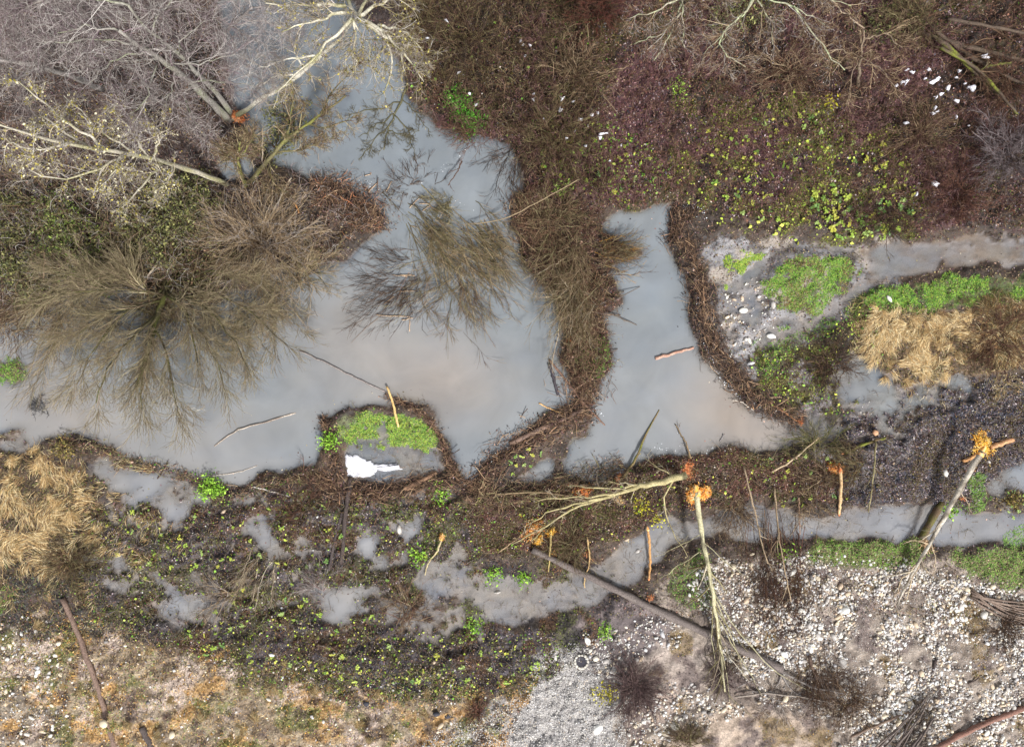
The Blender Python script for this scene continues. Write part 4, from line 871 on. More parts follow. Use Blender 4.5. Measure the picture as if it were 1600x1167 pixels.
log('dark brown green log shape in the lower stream beside the white birch', [(1472,784,.02),(1455,812,.03),(1440,842,.03)], .13, .13, [lin(104,84,62), lin(84,70,54)], moss=lin(96,92,48), amt=.5, K=10, name='dark_log_shape')  # brown-green log form lying at the water surface
log('small dark log stub at the bottom edge right of the leaning brown trunk', [(222,1135),(232,1155),(240,1180)], .12, .12, [lin(72,64,62), lin(96,86,82)])
log('broken dark stick half in water right of the islet', [(690,722,.0),(705,710,.12),(718,702,.25)], .02, .018, [lin(76,64,60)] * 2, name='stick', cat='stick', K=6)
log('dark twisted branch lying on the middle bank from the brush to the green willow', [(775,772,.15),(830,768,.2),(870,770,.2),(905,780,.15),(960,790,.1)], .035, .015, [lin(150,132,100), lin(110,90,70)], name='branch', cat='branch')
log('dry stick slanting across the maroon patch of the middle bank', [(780,862,.1),(800,848,.2),(818,832,.25)], .028, .02, [lin(172,150,116), lin(130,104,82)], name='stick', cat='stick')
log('tall thin pole rising from the bank over the lower stream', [(1162,729,.1),(1170,765,.5),(1180,800,.8),(1190,850,1.0),(1200,880,1.0)], .04, .018, [lin(188,168,140), lin(142,120,96)], twigs=5, tl=.9, name='pole', cat='pole')
log('thin pole with hanging twigs above the dark brush strip', [(1210,762,.1),(1213,800,.4),(1219,850,.8),(1228,900,.9),(1236,940,.8)], .035, .018, [lin(176,156,128), lin(136,114,90)], twigs=8, tl=1.1, name='pole', cat='pole')
log('short thin pole at the right of the hanging twigs', [(1248,777,.1),(1249,810,.2),(1250,835,.2)], .025, .015, [lin(160,130,108)] * 2, twigs=3, tl=.5, name='pole', cat='pole')
log('red barked pole gnawed at both ends standing over the lower stream', [(1313,735,.3),(1314,760,.3),(1313,785,.2),(1311,803,.05)], .068, .055, [lin(210,186,142), lin(180,140,100)], ends=[('a', CHIPR, 2.4), ('b', CHIPR, 2.6)], name='gnawed_pole', cat='pole')
log('mossy broken bough at the foot of the squared pale stump', [(1318,708,.05),(1345,696,.1),(1372,686,.2),(1384,684,.25)], .06, .05, [lin(110,92,60), lin(84,70,54)], moss=MOSS, amt=.7, ends=[('a', CHIPR, 1.6)], name='mossy_bough', cat='branch')
log('slim green pole hanging below the squared pale stump', [(1368,690,.3),(1366,730,.5),(1362,770,.5),(1357,800,.3)], .04, .018, [lin(156,148,112), lin(128,116,84)], twigs=10, tl=.9, tcols=OLV + BR, name='pole', cat='pole')
log('orange peeled log end pointing right from under the white birch', [(1548,699,.06),(1565,693,.06),(1582,686,.06)], .085, .10, [lin(216,168,124), lin(176,128,92)], name='peeled_log')
log('orange peeled log end on the left of the white birch', [(1505,721,.06),(1520,714,.06),(1536,705,.06)], .06, .09, [lin(206,156,104), lin(160,116,78)], name='peeled_log')
log('dark mossy log among the pale stones under the grey shrub', [(1265,1025),(1275,1060),(1290,1100)], .07, .04, [lin(90,74,66), lin(120,100,88)])
log('dark stick lying alone on the pale cobbles', [(1463,1028),(1456,1052)], .07, .05, [lin(70,60,58)] * 2, K=5, name='stick', cat='stick')
for i, (pts, r, lb) in enumerate([([(1440,52),(1500,70),(1560,85),(1640,105)], .10, 'dark fallen trunk at the top right, uppermost of the bundle'), ([(1455,42),(1510,85),(1570,118),(1640,150)], .08, 'dark fallen trunk at the top right, crossing the middle of the bundle'),
      ([(1465,60),(1500,90),(1560,150)], .09, 'mossy fallen trunk at the top right, steepest of the bundle'), ([(1480,30),(1540,40),(1640,60)], .07, 'thin fallen trunk along the top of the bundle at the top right'), ([(1470,75),(1520,102),(1545,125),(1590,180)], .07, 'mossy trunk at the top right, lowest of the bundle')]):
    log(lb, [(a, b, .25 + .12 * i) for a, b in pts], r, r * .6, [lin(96,82,68), lin(74,62,54)], moss=MOSS if i in (2, 4) else None, amt=.6, stubs=4, group='fallen trunks at the top right', twigs=6, tl=.8, tcols=BR)
log('yellow mossy bough in the dark brush at the top right', [(1518,118,.5),(1545,103,.6),(1580,98,.6)], .05, .03, [lin(100,98,52)] * 2, moss=lin(112,114,54), amt=1, name='mossy_bough', cat='branch', twigs=3, tl=.6, tcols=OLV)
log('pale dead pole deep in the left evergreen', [(66,365,.9),(70,400,.9),(68,440,.6)], .04, .03, [lin(150,126,104)] * 2, name='pole', cat='pole')
log('pale pole with an orange end in the shade of the olive willow', [(257,393,.5),(245,412,.5),(230,432,.5)], .035, .03, [lin(196,182,160)] * 2, ends=[('a', CHIPR, 2.5)], name='gnawed_pole', cat='pole')
log('thin straight pole leaning by the pond beside the orange gnawed tree', [(410,200,.8),(410,235,.8),(409,270,.3)], .03, .02, [lin(160,146,128)] * 2, name='pole', cat='pole')
log('long grey pole leaning over the wooded point', [(455,278,.9),(435,315,.9),(415,350,.9)], .03, .02, [lin(170,158,140)] * 2, name='pole', cat='pole')
log('orange stick lying left of the lodge', [(459,317,.1),(464,325,.1),(467,333,.1)], .03, .03, [lin(222,158,96)] * 2, name='stick', cat='stick', K=5)
log('bent dark twig over the river right of the stick jumble', [(722,252,.2),(714,270,.4),(700,290,.5)], .03, .015, [lin(90,70,60)] * 2, name='branch', cat='branch', twigs=3, tl=.5)
log('long bare stem arching across the water to the dark brush island', [(735,350,.3),(780,345,.6),(820,328,.9),(870,300,1.1),(905,280,1.1)], .02, .016, [lin(150,132,104)] * 2, name='branch', cat='branch', twigs=2, tl=.4)
# sticks poking from the dam into the middle pond
for i, (a, b, c, d) in enumerate([(930,480,975,455),(960,470,1000,448),(930,488,970,492),(950,490,995,508),(930,560,965,545),(925,535,962,568),(940,430,968,425),(910,455,965,485)]):
    log(where('grey stick poking into the middle pond', c, d), [(a, b, .2), (c, d, .02)], .022, .016, [lin(120,112,104), lin(90,78,70)], name='stick', cat='stick', K=5, group='sticks poking into the middle pond')
# peeled sticks floating in the upper river
for i, (a, b, c, d) in enumerate([(575,302,590,285),(603,300,612,283),(640,325,655,310),(570,275,580,272),(655,318,672,320),(660,330,672,322),(636,432,612,429),(625,430,648,431),(600,475,616,463),(628,500,645,497),(640,518,640,500),(588,492,640,495),(650,455,620,455),(700,400,715,395),(560,345,575,325)]):
    log(where('pale peeled stick floating', a, b), [(a, b, .05), (c, d, .05)], .02, .015, [lin(206,184,156), lin(170,138,112)], name='stick', cat='stick', K=4, group='peeled sticks among the drowned willows')
# ---- birch and other felled trees
t = log('white birch gnawed at its orange top, lying over the stream onto the cobbles', [(1534,706,1.0),(1510,745,.9),(1480,800,.75),(1455,845,.6),(1432,885,.4),(1415,915,.25),(1402,945,.1)], .12, .035, [lin(212,204,190), lin(160,150,136)], moss=lin(110,100,86), amt=.38, ends=[('a', CHIP, 2.2)], stubs=8, K=26, name='felled_birch', cat='tree', twigs=5, tl=1.6, tcols=PALE)
t_b = t
chips('golden chip heap beside the gnawed end of the white birch', 1522, 692, 28, 420, CHIPY, h=.25, sz=.085)
chips('scatter of brown chips below the white birch on the dark leaves', 1516, 728, 9, 40, CHIPR, sz=.05)
chips('pale shavings beside the white birch at the stream bank', 1442, 850, 14, 70, [lin(226,196,160), lin(206,166,124)], sz=.09)
chips('orange scar chips halfway down the white birch', 1500, 778, 6, 30, CHIPR, sz=.05)
log('slender pale tree felled over the stream, its orange end up, twigs on the gravel', [(1088,768,1.3),(1092,805,1.25),(1099,850,1.1),(1108,890,1.0),(1114,930,.8),(1120,975,.6),(1127,1030,.4),(1133,1080,.2)], .11, .03, [lin(206,200,164), lin(164,156,122)], moss=lin(110,104,84), amt=.3, ends=[('a', CHIP, 2.4)], K=28, name='felled_tree', cat='tree', twigs=22, tl=2.1, tcols=PALE + OLV)
FK = [([(1112,915,.75),(1120,960,.6),(1127,1010,.4),(1140,1095,.15)], .035, .01), ([(1114,930,.7),(1140,985,.55),(1165,1060,.15)], .03, .008), ([(1112,920,.7),(1160,1000,.6),(1225,1062,.3),(1285,1090,.1)], .028, .008), ([(1116,945,.6),(1112,1000,.4),(1120,1060,.15)], .025, .008), ([(1097,845,.8),(1130,875,.7),(1165,900,.3)], .018, .006), ([(1100,855,.8),(1060,885,.6),(1030,905,.2)], .016, .006), ([(1094,835,.8),(1050,860,.5),(1020,870,.2)], .015, .006), ([(1118,960,.6),(1165,1040,.4),(1190,1085,.1)], .022, .007)]
def forks(t, FK, n1, n2, ln, cols, base):
    Ps = []
    for pts, r0, r1 in FK:
        q = rough_path(pathpx([(x, y, z + float(gnd(x, y))) for x, y, z in pts], 10), .03); m_ = MB(); trunk_mesh(m_, q, r0, r1, base, None, .5, 6); m_.build('limb', M_bark, t); Ps.append(q)
    P = np.array(Ps); m_ = MB(); Q1, R1 = spawn(P, np.tile(np.linspace(.02, .008, 10), (len(P), 1)), n1, ln, 28, K=5, t0=.15, t1=1, rmin=.006, wob=.1); Q1 = floor_clip(Q1, .1); addtubes(m_, Q1, R1, cols)
    Q2, R2 = spawn(Q1, R1, n2, ln * .6, 32, K=4, rmin=.005, wob=.1); addtubes(m_, floor_clip(Q2, .1), R2, cols); tag(m_.build('twigs', M_twig, t), kind='stuff')
forks(t_b, [([(1437,878,.45),(1412,900,.35),(1395,940,.1)], .03, .01), ([(1440,870,.45),(1425,905,.35),(1412,950,.1)], .035, .01), ([(1455,845,.6),(1462,870,.5),(1458,900,.2)], .02, .008), ([(1500,765,.8),(1512,785,.6),(1518,800,.4)], .018, .006), ([(1450,850,.6),(1430,842,.55),(1410,850,.5)], .025, .01)], 4, 2, .5, PALE + TAN, [lin(206,190,160), lin(160,136,110)])
forks(t, FK, 9, 3, .8, PALE + OLV + TAN, [lin(190,184,150), lin(150,142,110)])
chips('bright orange ring of shavings round the cut top of the slender pale tree', 1086, 762, 27, 420, CHIP, h=.3, sz=.10)
t = tree('green grey willow felled across the middle bank, its branches spread to the left', [([(1072,742,.5),(1045,750,.55),(1000,760,.6),(960,772,.6),(920,786,.5)], .13, .05)],
     [([(1000,758,.6),(960,763,.7),(925,762,.7),(890,758,.5)], .045, .015), ([(940,778,.6),(900,785,.6),(860,800,.5),(820,822,.3)], .05, .012), ([(920,786,.5),(885,800,.5),(850,822,.35),(800,850,.2)], .05, .012), ([(960,772,.6),(910,778,.8),(870,776,.8),(835,785,.6)], .045, .012),
      ([(1052,750,.5),(1035,770,.5),(1036,800,.45),(1055,835,.4),(1075,870,.2)], .035, .012), ([(1010,760,.6),(985,758,.7),(950,752,.7)], .03, .01), ([(1060,745,.5),(1035,735,.5),(1012,718,.4)], .03, .012), ([(905,790,.5),(860,815,.4),(830,845,.25)], .03, .01)],
     [lin(196,184,140), lin(140,128,88)], None, name='felled_willow', ong=True, n1=6, n2=4, l1=.8, l2=.4, tcols=OLV + PALE, up=0)
chips('rusty shavings at the butt of the felled willow', 1074, 733, 17, 260, CHIPR, sz=.07)
chips('small rusty shavings where the crooked branch leaves the pond shore', 966, 745, 9, 110, CHIPR, sz=.05)
chips('long orange splinters above the felled willow branches', 912, 768, 20, 150, CHIPR + CHIP[:1], sz=.13, sy=.6)
chips('pale yellow shavings under the felled willow branches', 968, 777, 12, 90, [lin(230,190,130), lin(240,214,160)], sz=.07)
chips('large orange chip pile left of the greenish pole, upper left heap of three', 834, 824, 24, 300, CHIP + CHIPR[:1], sz=.085, h=.12)
chips('golden chip heap at the bottom of the three', 841, 840, 12, 170, CHIPY, sz=.06, h=.3)
chips('golden chip heap at the top of the greenish pole', 860, 829, 12, 190, CHIPY, sz=.07, h=.35)
chips('loose orange chips between the greenish pole and the long dark log', 864, 862, 8, 40, CHIP, sz=.05)
chips('orange chips at the gnawed top of the pale stick over the bog', 690, 838, 9, 60, CHIP, sz=.06)
chips('rust coloured scatter of chips left of the red barked pole', 1300, 731, 16, 300, CHIP + CHIPR, sz=.08, h=.25)
chips('orange chips on the ground below the peeled orange pole', 1013, 932, 8, 50, CHIPR, sz=.05)
chips('brown orange chips at the foot of the big gnawed tree', 376, 186, 17, 320, CHIPR, sz=.09, h=.3, sy=.6)
chips('rusty shavings at the tip of the orange brown stick', 1250, 657, 9, 90, CHIPR[:3], sz=.06)
chips('rusty chips on the long dam beside the pond waist', 888, 530, 10, 60, CHIPR, sz=.05)
chips('tan chips beside the crooked thin pole with an orange scar', 915, 862, 9, 45, CHIPR, sz=.05)
for x_, y_, lb, h_ in ((1368,677,'squared pale stump with a fresh flat top in the right wetland', .28), (1180,1130,'nothing', 0)):
    if h_:
        z_ = float(gnd(x_, y_)); t = thing('tree_stump', P3(x_, y_, z_), lb, 'stump'); m_ = MB(); q = pathpx([(x_, y_, z_ - .1), (x_, y_ - 1, z_ + h_)], 5)
        trunk_mesh(m_, q, .14, .115, [lin(120,100,84), lin(90,76,64)], sides=5); m_.build('bark_sleeve', M_bark, t)
        m_ = MB(); v, f = tubes(np.stack([q[-1] - [0, 0, .02], q[-1] + [0, 0, .03], q[-1] + [0, 0, .05]])[None], np.array([[.118, .115, .09]]), 5, True); m_.add(v + rg.normal(size=v.shape) * .008, f, lin(196,152,118)); m_.build('cut_top', M_chip, t)
# ================================================================== TREES
LICH = lin(152,148,112)
MOSS = lin(98,102,46)
tree('largest pale tree of the upper left, gnawed orange foot, two grey trunks',
     [([(358,188,.1),(335,165,1.2),(300,130,2.8),(255,95,4.6),(215,70,6.2),(185,48,7.4)], .14, .05), ([(362,180,.1),(345,150,1.2),(310,118,3.0),(270,75,5),(235,55,6.4),(200,8,8)], .11, .035)],
     [([(300,130,2.8),(285,150,3.2),(300,185,3.6),(322,215,3.7)], .032, .009), ([(280,112,3.8),(262,150,4.3),(258,185,4.6)], .032, .009), ([(290,125,3.2),(345,128,3.6),(410,135,4.0)], .032, .009), ([(265,100,4.2),(310,98,4.6),(370,85,5)], .032, .009),
      ([(255,95,4.6),(200,95,5.4),(150,88,6)], .038, .01), ([(230,78,5.6),(180,90,6.2),(140,130,6.6)], .032, .009), ([(185,48,7.4),(140,40,8),(90,52,8.4)], .032, .009), ([(215,70,6.2),(150,60,7),(60,70,7.6)], .032, .009),
      ([(280,85,4.8),(282,60,5.6),(330,25,6.4)], .032, .009), ([(235,55,6.4),(250,20,7),(290,-20,7.6)], .032, .009), ([(245,100,5),(230,150,5.6),(200,190,6)], .032, .009), ([(200,8,8),(150,0,8.4),(110,-10,8.6)], .04, .01)],
     [lin(164,160,152), lin(118,112,106)], lin(132,134,112), .5, n1=13, n2=8, n3=5, l1=1.7, l2=.95, l3=.5, tcols=GREY + [lin(206,200,194), lin(104,90,92), lin(140,122,128), lin(118,106,104)], up=.1, tr=.0052)
tree('pale leafless tree leaning over the river from the gnawed foot to the top edge',
     [([(362,187,.1),(400,160,1.0),(450,132,2.2),(500,88,3.6),(548,45,5.0),(580,-10,6.2)], .095, .045)],
     [([(470,118,2.6),(430,118,3),(400,135,3.2)], .04, .012), ([(500,88,3.6),(450,90,4),(405,105,4.2)], .045, .012), ([(480,105,3),(455,80,3.6),(470,50,4.2)], .04, .012), ([(460,125,2.6),(430,145,2.8),(405,158,2.8)], .03, .01)],
     [lin(214,210,196), lin(168,162,148)], LICH, .3, n1=10, n2=6, n3=3, l1=1.0, l2=.6, l3=.35, tcols=GREY + PALE, up=.06, tr=.006)
tree('pale lichen spotted crown reaching down from the top edge over the river',
     [([(520,-120,3.0),(530,-40,5.0),(545,10,6.5),(565,32,7)], .09, .05)],
     [([(560,30,7),(600,45,7.2),(622,75,7.2),(632,112,7)], .06, .015), ([(565,32,7),(610,60,7.1),(640,90,7),(662,128,6.6)], .06, .015), ([(560,30,7),(605,60,7),(618,95,6.8),(600,145,6.4)], .05, .012), ([(545,20,6.8),(500,28,7),(440,50,7)], .06, .012), ([(540,10,6.6),(480,8,7),(415,5,7.2)], .06, .012),
      ([(550,30,7),(510,70,7),(470,110,6.8),(430,145,6.5)], .06, .015), ([(552,30,7),(555,70,6.8),(556,115,6.4)], .04, .01), ([(590,40,7),(640,50,6.8),(660,80,6.6)], .05, .012), ([(560,25,7),(600,0,7.2),(640,-15,7.2)], .05, .02), ([(550,30,7),(580,75,6.8),(578,105,6.4)], .035, .01)],
     [lin(216,212,196), lin(150,140,116)], LICH, .45, n1=12, n2=7, n3=4, l1=1.1, l2=.6, l3=.3, tr=.006, tcols=PALE + GREY + OLV[:2], tufts=2200, tuftc=[lin(160,150,84), lin(140,128,66)], up=.0)
tree('crooked pale tree with yellow lichen leaning left from the little pool',
     [([(358,290,.1),(330,278,.9),(285,262,2.3),(245,250,3.6),(200,240,4.8),(150,233,5.9),(95,224,7.0),(35,205,8.1),(-20,190,8.8)], .105, .03)],
     [([(255,254,3.2),(235,275,3.8),(215,300,4.2),(190,325,4.4)], .05, .012), ([(270,258,2.8),(262,285,3.4),(240,300,3.8)], .045, .012), ([(230,246,4),(205,205,4.8),(178,175,5.2)], .05, .012), ([(170,236,5.4),(120,200,6.2),(70,165,6.6),(25,125,7)], .055, .012),
      ([(200,240,4.8),(165,262,5.4),(100,285,5.8),(45,265,6)], .05, .012), ([(140,232,6),(100,205,6.6),(60,180,7)], .05, .012), ([(240,248,3.7),(250,215,4.2),(232,190,4.6)], .045, .012), ([(100,225,7),(60,235,7.4),(10,225,7.6)], .04, .01), ([(215,243,4.5),(160,205,5.2),(100,150,5.8)], .045, .012), ([(185,238,5),(180,270,5.4),(150,300,5.4)], .04, .01)],
     [lin(206,200,186), lin(146,136,116)], LICH, .5, n1=13, n2=7, n3=4, tr=.006, l1=1.2, l2=.6, l3=.3, tcols=PALE + GREY + GREY, tufts=5500, tuftc=[lin(164,152,80), lin(150,138,62), lin(196,190,160)], up=.0, ang=50)
tree('grey tree coming in from the left edge with a thick bare trunk',
     [([(160,140,1.5),(120,122,3.5),(75,108,5.2),(40,98,6.4),(-30,90,7.6)], .10, .05)],
     [([(110,118,3.8),(90,85,4.6),(60,50,5.4)], .05, .012), ([(60,103,5.6),(30,125,6),(-10,150,6.4)], .05, .012), ([(80,108,5),(50,75,5.8),(10,30,6.2)], .05, .012)],
     [lin(184,180,176), lin(140,132,126)], None, n1=16, n2=8, n3=5, l1=1.6, l2=.9, l3=.45, tcols=GREY + [lin(104,90,92)], up=.08, tr=.0055)
tree('fine twigged grey tree filling the top left corner',
     [([(150,60,.2),(120,40,3),(90,15,6),(70,0,8)], .12, .06)],
     [([(100,25,5),(60,40,6),(20,60,7)], .05, .012), ([(90,15,6),(130,-5,7),(180,-20,7.6)], .05, .012), ([(80,5,7),(40,-5,8),(0,0,8.4)], .05, .012), ([(110,35,4),(150,25,5.4),(200,30,6)], .05, .012), ([(70,0,8),(30,20,8.5),(-10,30,9)], .04, .01)],
     [lin(160,152,146), lin(126,118,112)], None, n1=15, n2=9, n3=5, l1=1.9, l2=1.0, l3=.5, tcols=GREY + [lin(150,134,136), lin(104,90,92), lin(130,112,118)], up=.1, tr=.0052)
tree('fine grey veil of twigs over the top left of the river',
     [([(338,70,.2),(352,50,2.2),(372,30,4.2),(395,12,5.8)], .07, .03)],
     [([(360,42,3),(400,60,3.8),(440,95,4.2)], .03, .008), ([(372,30,4.2),(420,35,4.8),(470,55,5)], .03, .008), ([(355,46,2.6),(375,85,3.2),(405,120,3.4)], .03, .008), ([(395,12,5.8),(440,5,6.2),(480,15,6.4)], .026, .008), ([(380,25,4.6),(360,-5,5.4),(350,-30,6)], .026, .008)],
     [lin(168,160,156), lin(126,118,114)], None, n1=14, n2=8, n3=5, l1=1.4, l2=.8, l3=.45, tcols=GREY + [lin(150,134,138), lin(196,190,188)], up=.03, tr=.0048)
tree('olive barked leaning tree above the orange gnawed foot, reaching over the river',
     [([(385,292,.1),(372,262,1.0),(372,240,1.8),(376,222,2.4)], .10, .04), ([(385,292,.1),(410,262,.8),(450,215,1.6),(500,180,2.2),(540,150,2.6)], .09, .03)],
     [([(372,262,1),(355,245,1.5),(345,232,1.8)], .03, .01), ([(376,245,1.8),(390,225,2.2),(395,205,2.4)], .03, .01), ([(430,240,1.2),(470,235,1.6),(520,215,1.8)], .04, .01), ([(450,215,1.6),(455,170,2.2),(460,140,2.6)], .04, .01), ([(480,195,1.9),(520,200,2.2),(560,180,2.4)], .035, .01), ([(420,250,1),(425,290,1.2),(450,300,1.2)], .03, .01), ([(500,180,2.2),(520,140,2.6),(560,100,3)], .035, .01)],
     [lin(122,116,82), lin(88,80,60)], lin(118,118,62), .3, n1=14, n2=8, n3=4, l1=.9, l2=.55, l3=.3, tcols=OLV + BR + TAN, up=.03)
tree('mossy willow with its dark limbs spread like a fan over the left pond',
     [([(272,430,.2),(250,475,1.1),(240,515,1.8),(228,560,2.4),(212,605,2.8)], .11, .05), ([(262,440,.3),(240,465,.9),(215,440,1.3),(200,425,1.6)], .10, .05)],
     [([(245,490,1.4),(232,540,2.2),(222,590,2.7),(222,640,2.8)], .06, .02), ([(250,470,1.1),(205,480,1.8),(150,500,2.4),(110,530,2.6)], .05, .012), ([(252,460,1),(190,450,1.8),(120,455,2.4),(60,470,2.8)], .05, .012), ([(258,460,1),(290,480,1.6),(300,530,2.2),(310,590,2.6)], .05, .012), ([(262,455,1),(310,470,1.6),(360,520,2.2),(390,580,2.4)], .05, .012),
      ([(268,445,.9),(330,450,1.6),(400,490,2),(450,540,2.2)], .045, .012), ([(245,490,1.4),(200,530,2.2),(165,580,2.6),(150,630,2.8)], .05, .012), ([(240,515,1.8),(265,560,2.3),(270,610,2.6),(280,650,2.8)], .045, .012), ([(215,440,1.3),(160,430,2),(100,430,2.4)], .04, .012), ([(270,440,.6),(330,420,1.4),(390,430,1.8)], .04, .012), ([(262,455,1),(300,500,1.8),(340,560,2.3),(350,610,2.5)], .04, .012), ([(205,480,1.8),(150,540,2.4),(120,600,2.6)], .04, .01)],
     [lin(84,78,54), lin(60,54,42)], lin(92,94,48), .5, name='mossy_willow', n1=22, n2=9, n3=4, l1=1.8, l2=1.1, l3=.6, tcols=[lin(152,140,106), lin(132,122,92), lin(176,164,132), lin(104,94,70), lin(152,134,110), lin(128,110,92)], up=.02, ang=24, tr=.0055, wob=.07)
tree('white dead branches hanging under the mossy willow over the pond',
     [([(245,585,1.2),(262,612,1.3),(275,625,1.2),(282,648,1.0)], .035, .015)], [([(250,590,1.2),(280,600,1.3),(312,608,1.2)], .02, .008), ([(272,625,1.2),(300,640,1.1),(322,641,1)], .018, .007)],
     [lin(222,218,206), lin(180,170,156)], None, name='dead_branch', n1=4, n2=3, l1=.35, l2=.2, tcols=PALE, tr=.005, up=0)
tree('dark olive tree reflection modelled as branches in the upper river below the pale crown',
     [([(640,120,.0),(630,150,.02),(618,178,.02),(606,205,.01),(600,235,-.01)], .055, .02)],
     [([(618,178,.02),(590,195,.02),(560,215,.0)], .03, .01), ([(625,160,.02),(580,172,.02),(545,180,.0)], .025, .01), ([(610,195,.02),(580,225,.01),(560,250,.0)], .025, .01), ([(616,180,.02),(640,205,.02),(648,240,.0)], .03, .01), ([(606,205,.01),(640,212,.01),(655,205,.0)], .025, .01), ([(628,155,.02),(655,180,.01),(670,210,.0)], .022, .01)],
     [lin(96,92,66), lin(78,76,58)], None, name='bough_reflection', n1=9, n2=5, n3=2, l1=.6, l2=.35, l3=.2, tcols=[lin(98,92,70), lin(84,80,66), lin(116,110,92)], tr=.007, up=-.02)  # tree reflection built as dark branches flat on the water
shrub('dark tangled undergrowth in the hollow under the mossy willow', 255, 462, 70, .5, 60, BR + OLV + [lin(84,96,48)], 0, 360, 7, 3, rs=26)
shrub('brown haze of twigs over the left pond, left of the mossy willow', 120, 465, 130, 1.4, 60, TAN + OLV + PALE[:1], 20, 160, 8, 4, rs=34, tl=.4)
shrub('olive twigs over the pond between the mossy willow and the tan bush', 400, 470, 110, 1.3, 50, OLV + TAN, 40, 140, 8, 4, rs=26, tl=.4)
shrub('olive brown twigs sprouting around the foot of the mossy willow', 260, 455, 120, 1.2, 60, OLV + BR, 0, 360, 7, 4, rs=24, tl=.4)
shrub('brown twiggy shore bush at the left edge of the pond', 25, 475, 80, 1.0, 45, BR + TAN[:1], 0, 180, 7, 3, rs=22, tl=.4)
# crowns reaching in from the top right edge
tree('pale forked crown hanging in from the top edge over the maroon bank, left of two',
     [([(1075,-190,2),(1068,-90,5),(1066,-10,7)], .10, .07)],
     [([(1066,-10,7),(1066,30,7),(1070,75,6.6)], .03, .009), ([(1066,-10,7),(1030,18,7),(980,30,6.8)], .032, .009), ([(1066,5,7),(1045,60,6.8),(1022,95,6.4)], .03, .01), ([(1068,0,7),(1100,-10,7.2),(1140,-5,7)], .026, .008), ([(1064,20,7),(1040,50,6.8),(990,70,6.4)], .03, .01)],
     [lin(176,168,152), lin(130,118,102)], lin(170,176,140), .4, n1=11, n2=6, n3=4, l1=.9, l2=.5, l3=.3, tcols=GREY + TAN + BR, up=.0, tr=.0058)
tree('pale green barked crown hanging in from the top edge, right of two',
     [([(1230,-170,2),(1205,-80,5),(1182,-5,7)], .10, .07)],
     [([(1182,-5,7),(1160,25,7),(1130,50,6.8),(1100,85,6.2)], .036, .01), ([(1178,0,7),(1145,40,6.8),(1120,75,6.4)], .026, .008), ([(1182,-5,7),(1200,20,7),(1207,70,6.6)], .026, .008), ([(1185,-5,7),(1240,10,7),(1290,40,6.6)], .028, .008), ([(1190,-10,7),(1260,-10,7),(1330,10,6.8)], .028, .008), ([(1130,50,6.8),(1125,80,6.4),(1165,105,6)], .03, .01), ([(1240,10,7),(1290,80,6.4),(1320,110,6)], .03, .01)],
     [lin(170,170,146), lin(130,122,102)], lin(170,180,140), .5, n1=11, n2=6, n3=4, l1=1.0, l2=.55, l3=.3, tcols=GREY + TAN + BR, up=.0, tr=.0058)
tree('brown leafless tree with long whip twigs at the top right',
     [([(1340,140,.2),(1345,90,1.8),(1350,45,3)], .07, .03)],
     [([(1345,90,1.8),(1310,75,2.4),(1270,85,2.6)], .03, .01), ([(1348,60,2.6),(1385,50,3),(1410,75,3)], .03, .01), ([(1345,75,2),(1330,120,2.4),(1325,165,2.4)], .025, .01), ([(1350,45,3),(1320,20,3.4),(1290,-5,3.6)], .03, .01), ([(1344,90,2),(1375,105,2.3),(1400,140,2.3)], .025, .01)],
     [lin(160,144,124), lin(120,102,86)], None, n1=10, n2=6, n3=3, l1=1.0, l2=.6, l3=.35, tcols=TAN + BR, up=.02)
# ---- shrubs
shrub('tan bush with fine rays of twigs on the wooded point', 405, 375, 105, 2.6, 90, TAN + GREY[:1], t1=8, t2=4, rs=12)
shrub('olive bush on the shore between the tan bush and the mossy willow', 470, 430, 75, 1.6, 45, OLV + TAN, t1=6, t2=4)
shrub('drowned willow clump fanning down from the middle of the river, brushwood tip', 655, 340, 165, 1.0, 46, OLV + OLV + TAN, 28, 80, 9, 3, name='drowned_willow', r=.018, z0=-.1, tl=.26, rs=22)
shrub('drowned willow clump fanning down left from the open river', 705, 430, 115, .6, 46, OLV + TAN + BR[:2] + [lin(130,94,72)], 40, 170, 6, 3, name='drowned_willow', z0=-.1, tl=.36, rs=26)
shrub('drowned willow clump fanning right towards the dark brush island', 725, 380, 115, .8, 36, OLV + TAN, 25, 75, 7, 3, name='drowned_willow', z0=-.1, tl=.36)
shrub('mossy willow stems slanting right beside the brush island', 740, 345, 165, .9, 20, OLV + TAN, 38, 62, 9, 3, name='drowned_willow', r=.022, z0=-.1, tl=.25, rs=14)
shrub('tiny olive tuft of stems in the open river', 696, 310, 40, .6, 30, OLV, 60, 200, 5, 3, name='drowned_willow', z0=-.1)
shrub('dark drowned twigs lying left of the willow clumps', 650, 430, 110, .2, 60, BR + DARK, 110, 200, 5, 3, name='drowned_willow', z0=-.08)
shrub('low reddish twigs soaking in the river below the lodge', 640, 290, 60, .3, 26, BR + DARK, 0, 360, 4, 3, name='drowned_willow', z0=-.1)
shrub('brown bush overhanging the bank by the bright green weeds', 745, 205, 60, 1.0, 30, BR_RED + BR, 100, 250, 5, 3)
shrub('dark twigs trailing into the upper river by the bank', 800, 240, 75, .4, 18, BR + DARK, 80, 160, 4, 3, z0=-.02)
shrub('tall brown shrub leaning left over the long dam, upper one', 885, 385, 85, 1.1, 38, TAN + OLV + BRL, 60, 130, 6, 3, rs=18)
shrub('tall tan shrub sweeping down left from the long dam', 900, 440, 115, 1.1, 36, TAN + OLV + PALE[:1], 80, 150, 6, 3, rs=18)
shrub('brown shrub on the dark brush island', 870, 340, 60, .8, 40, BRL + OLV, 0, 360, 6, 3)
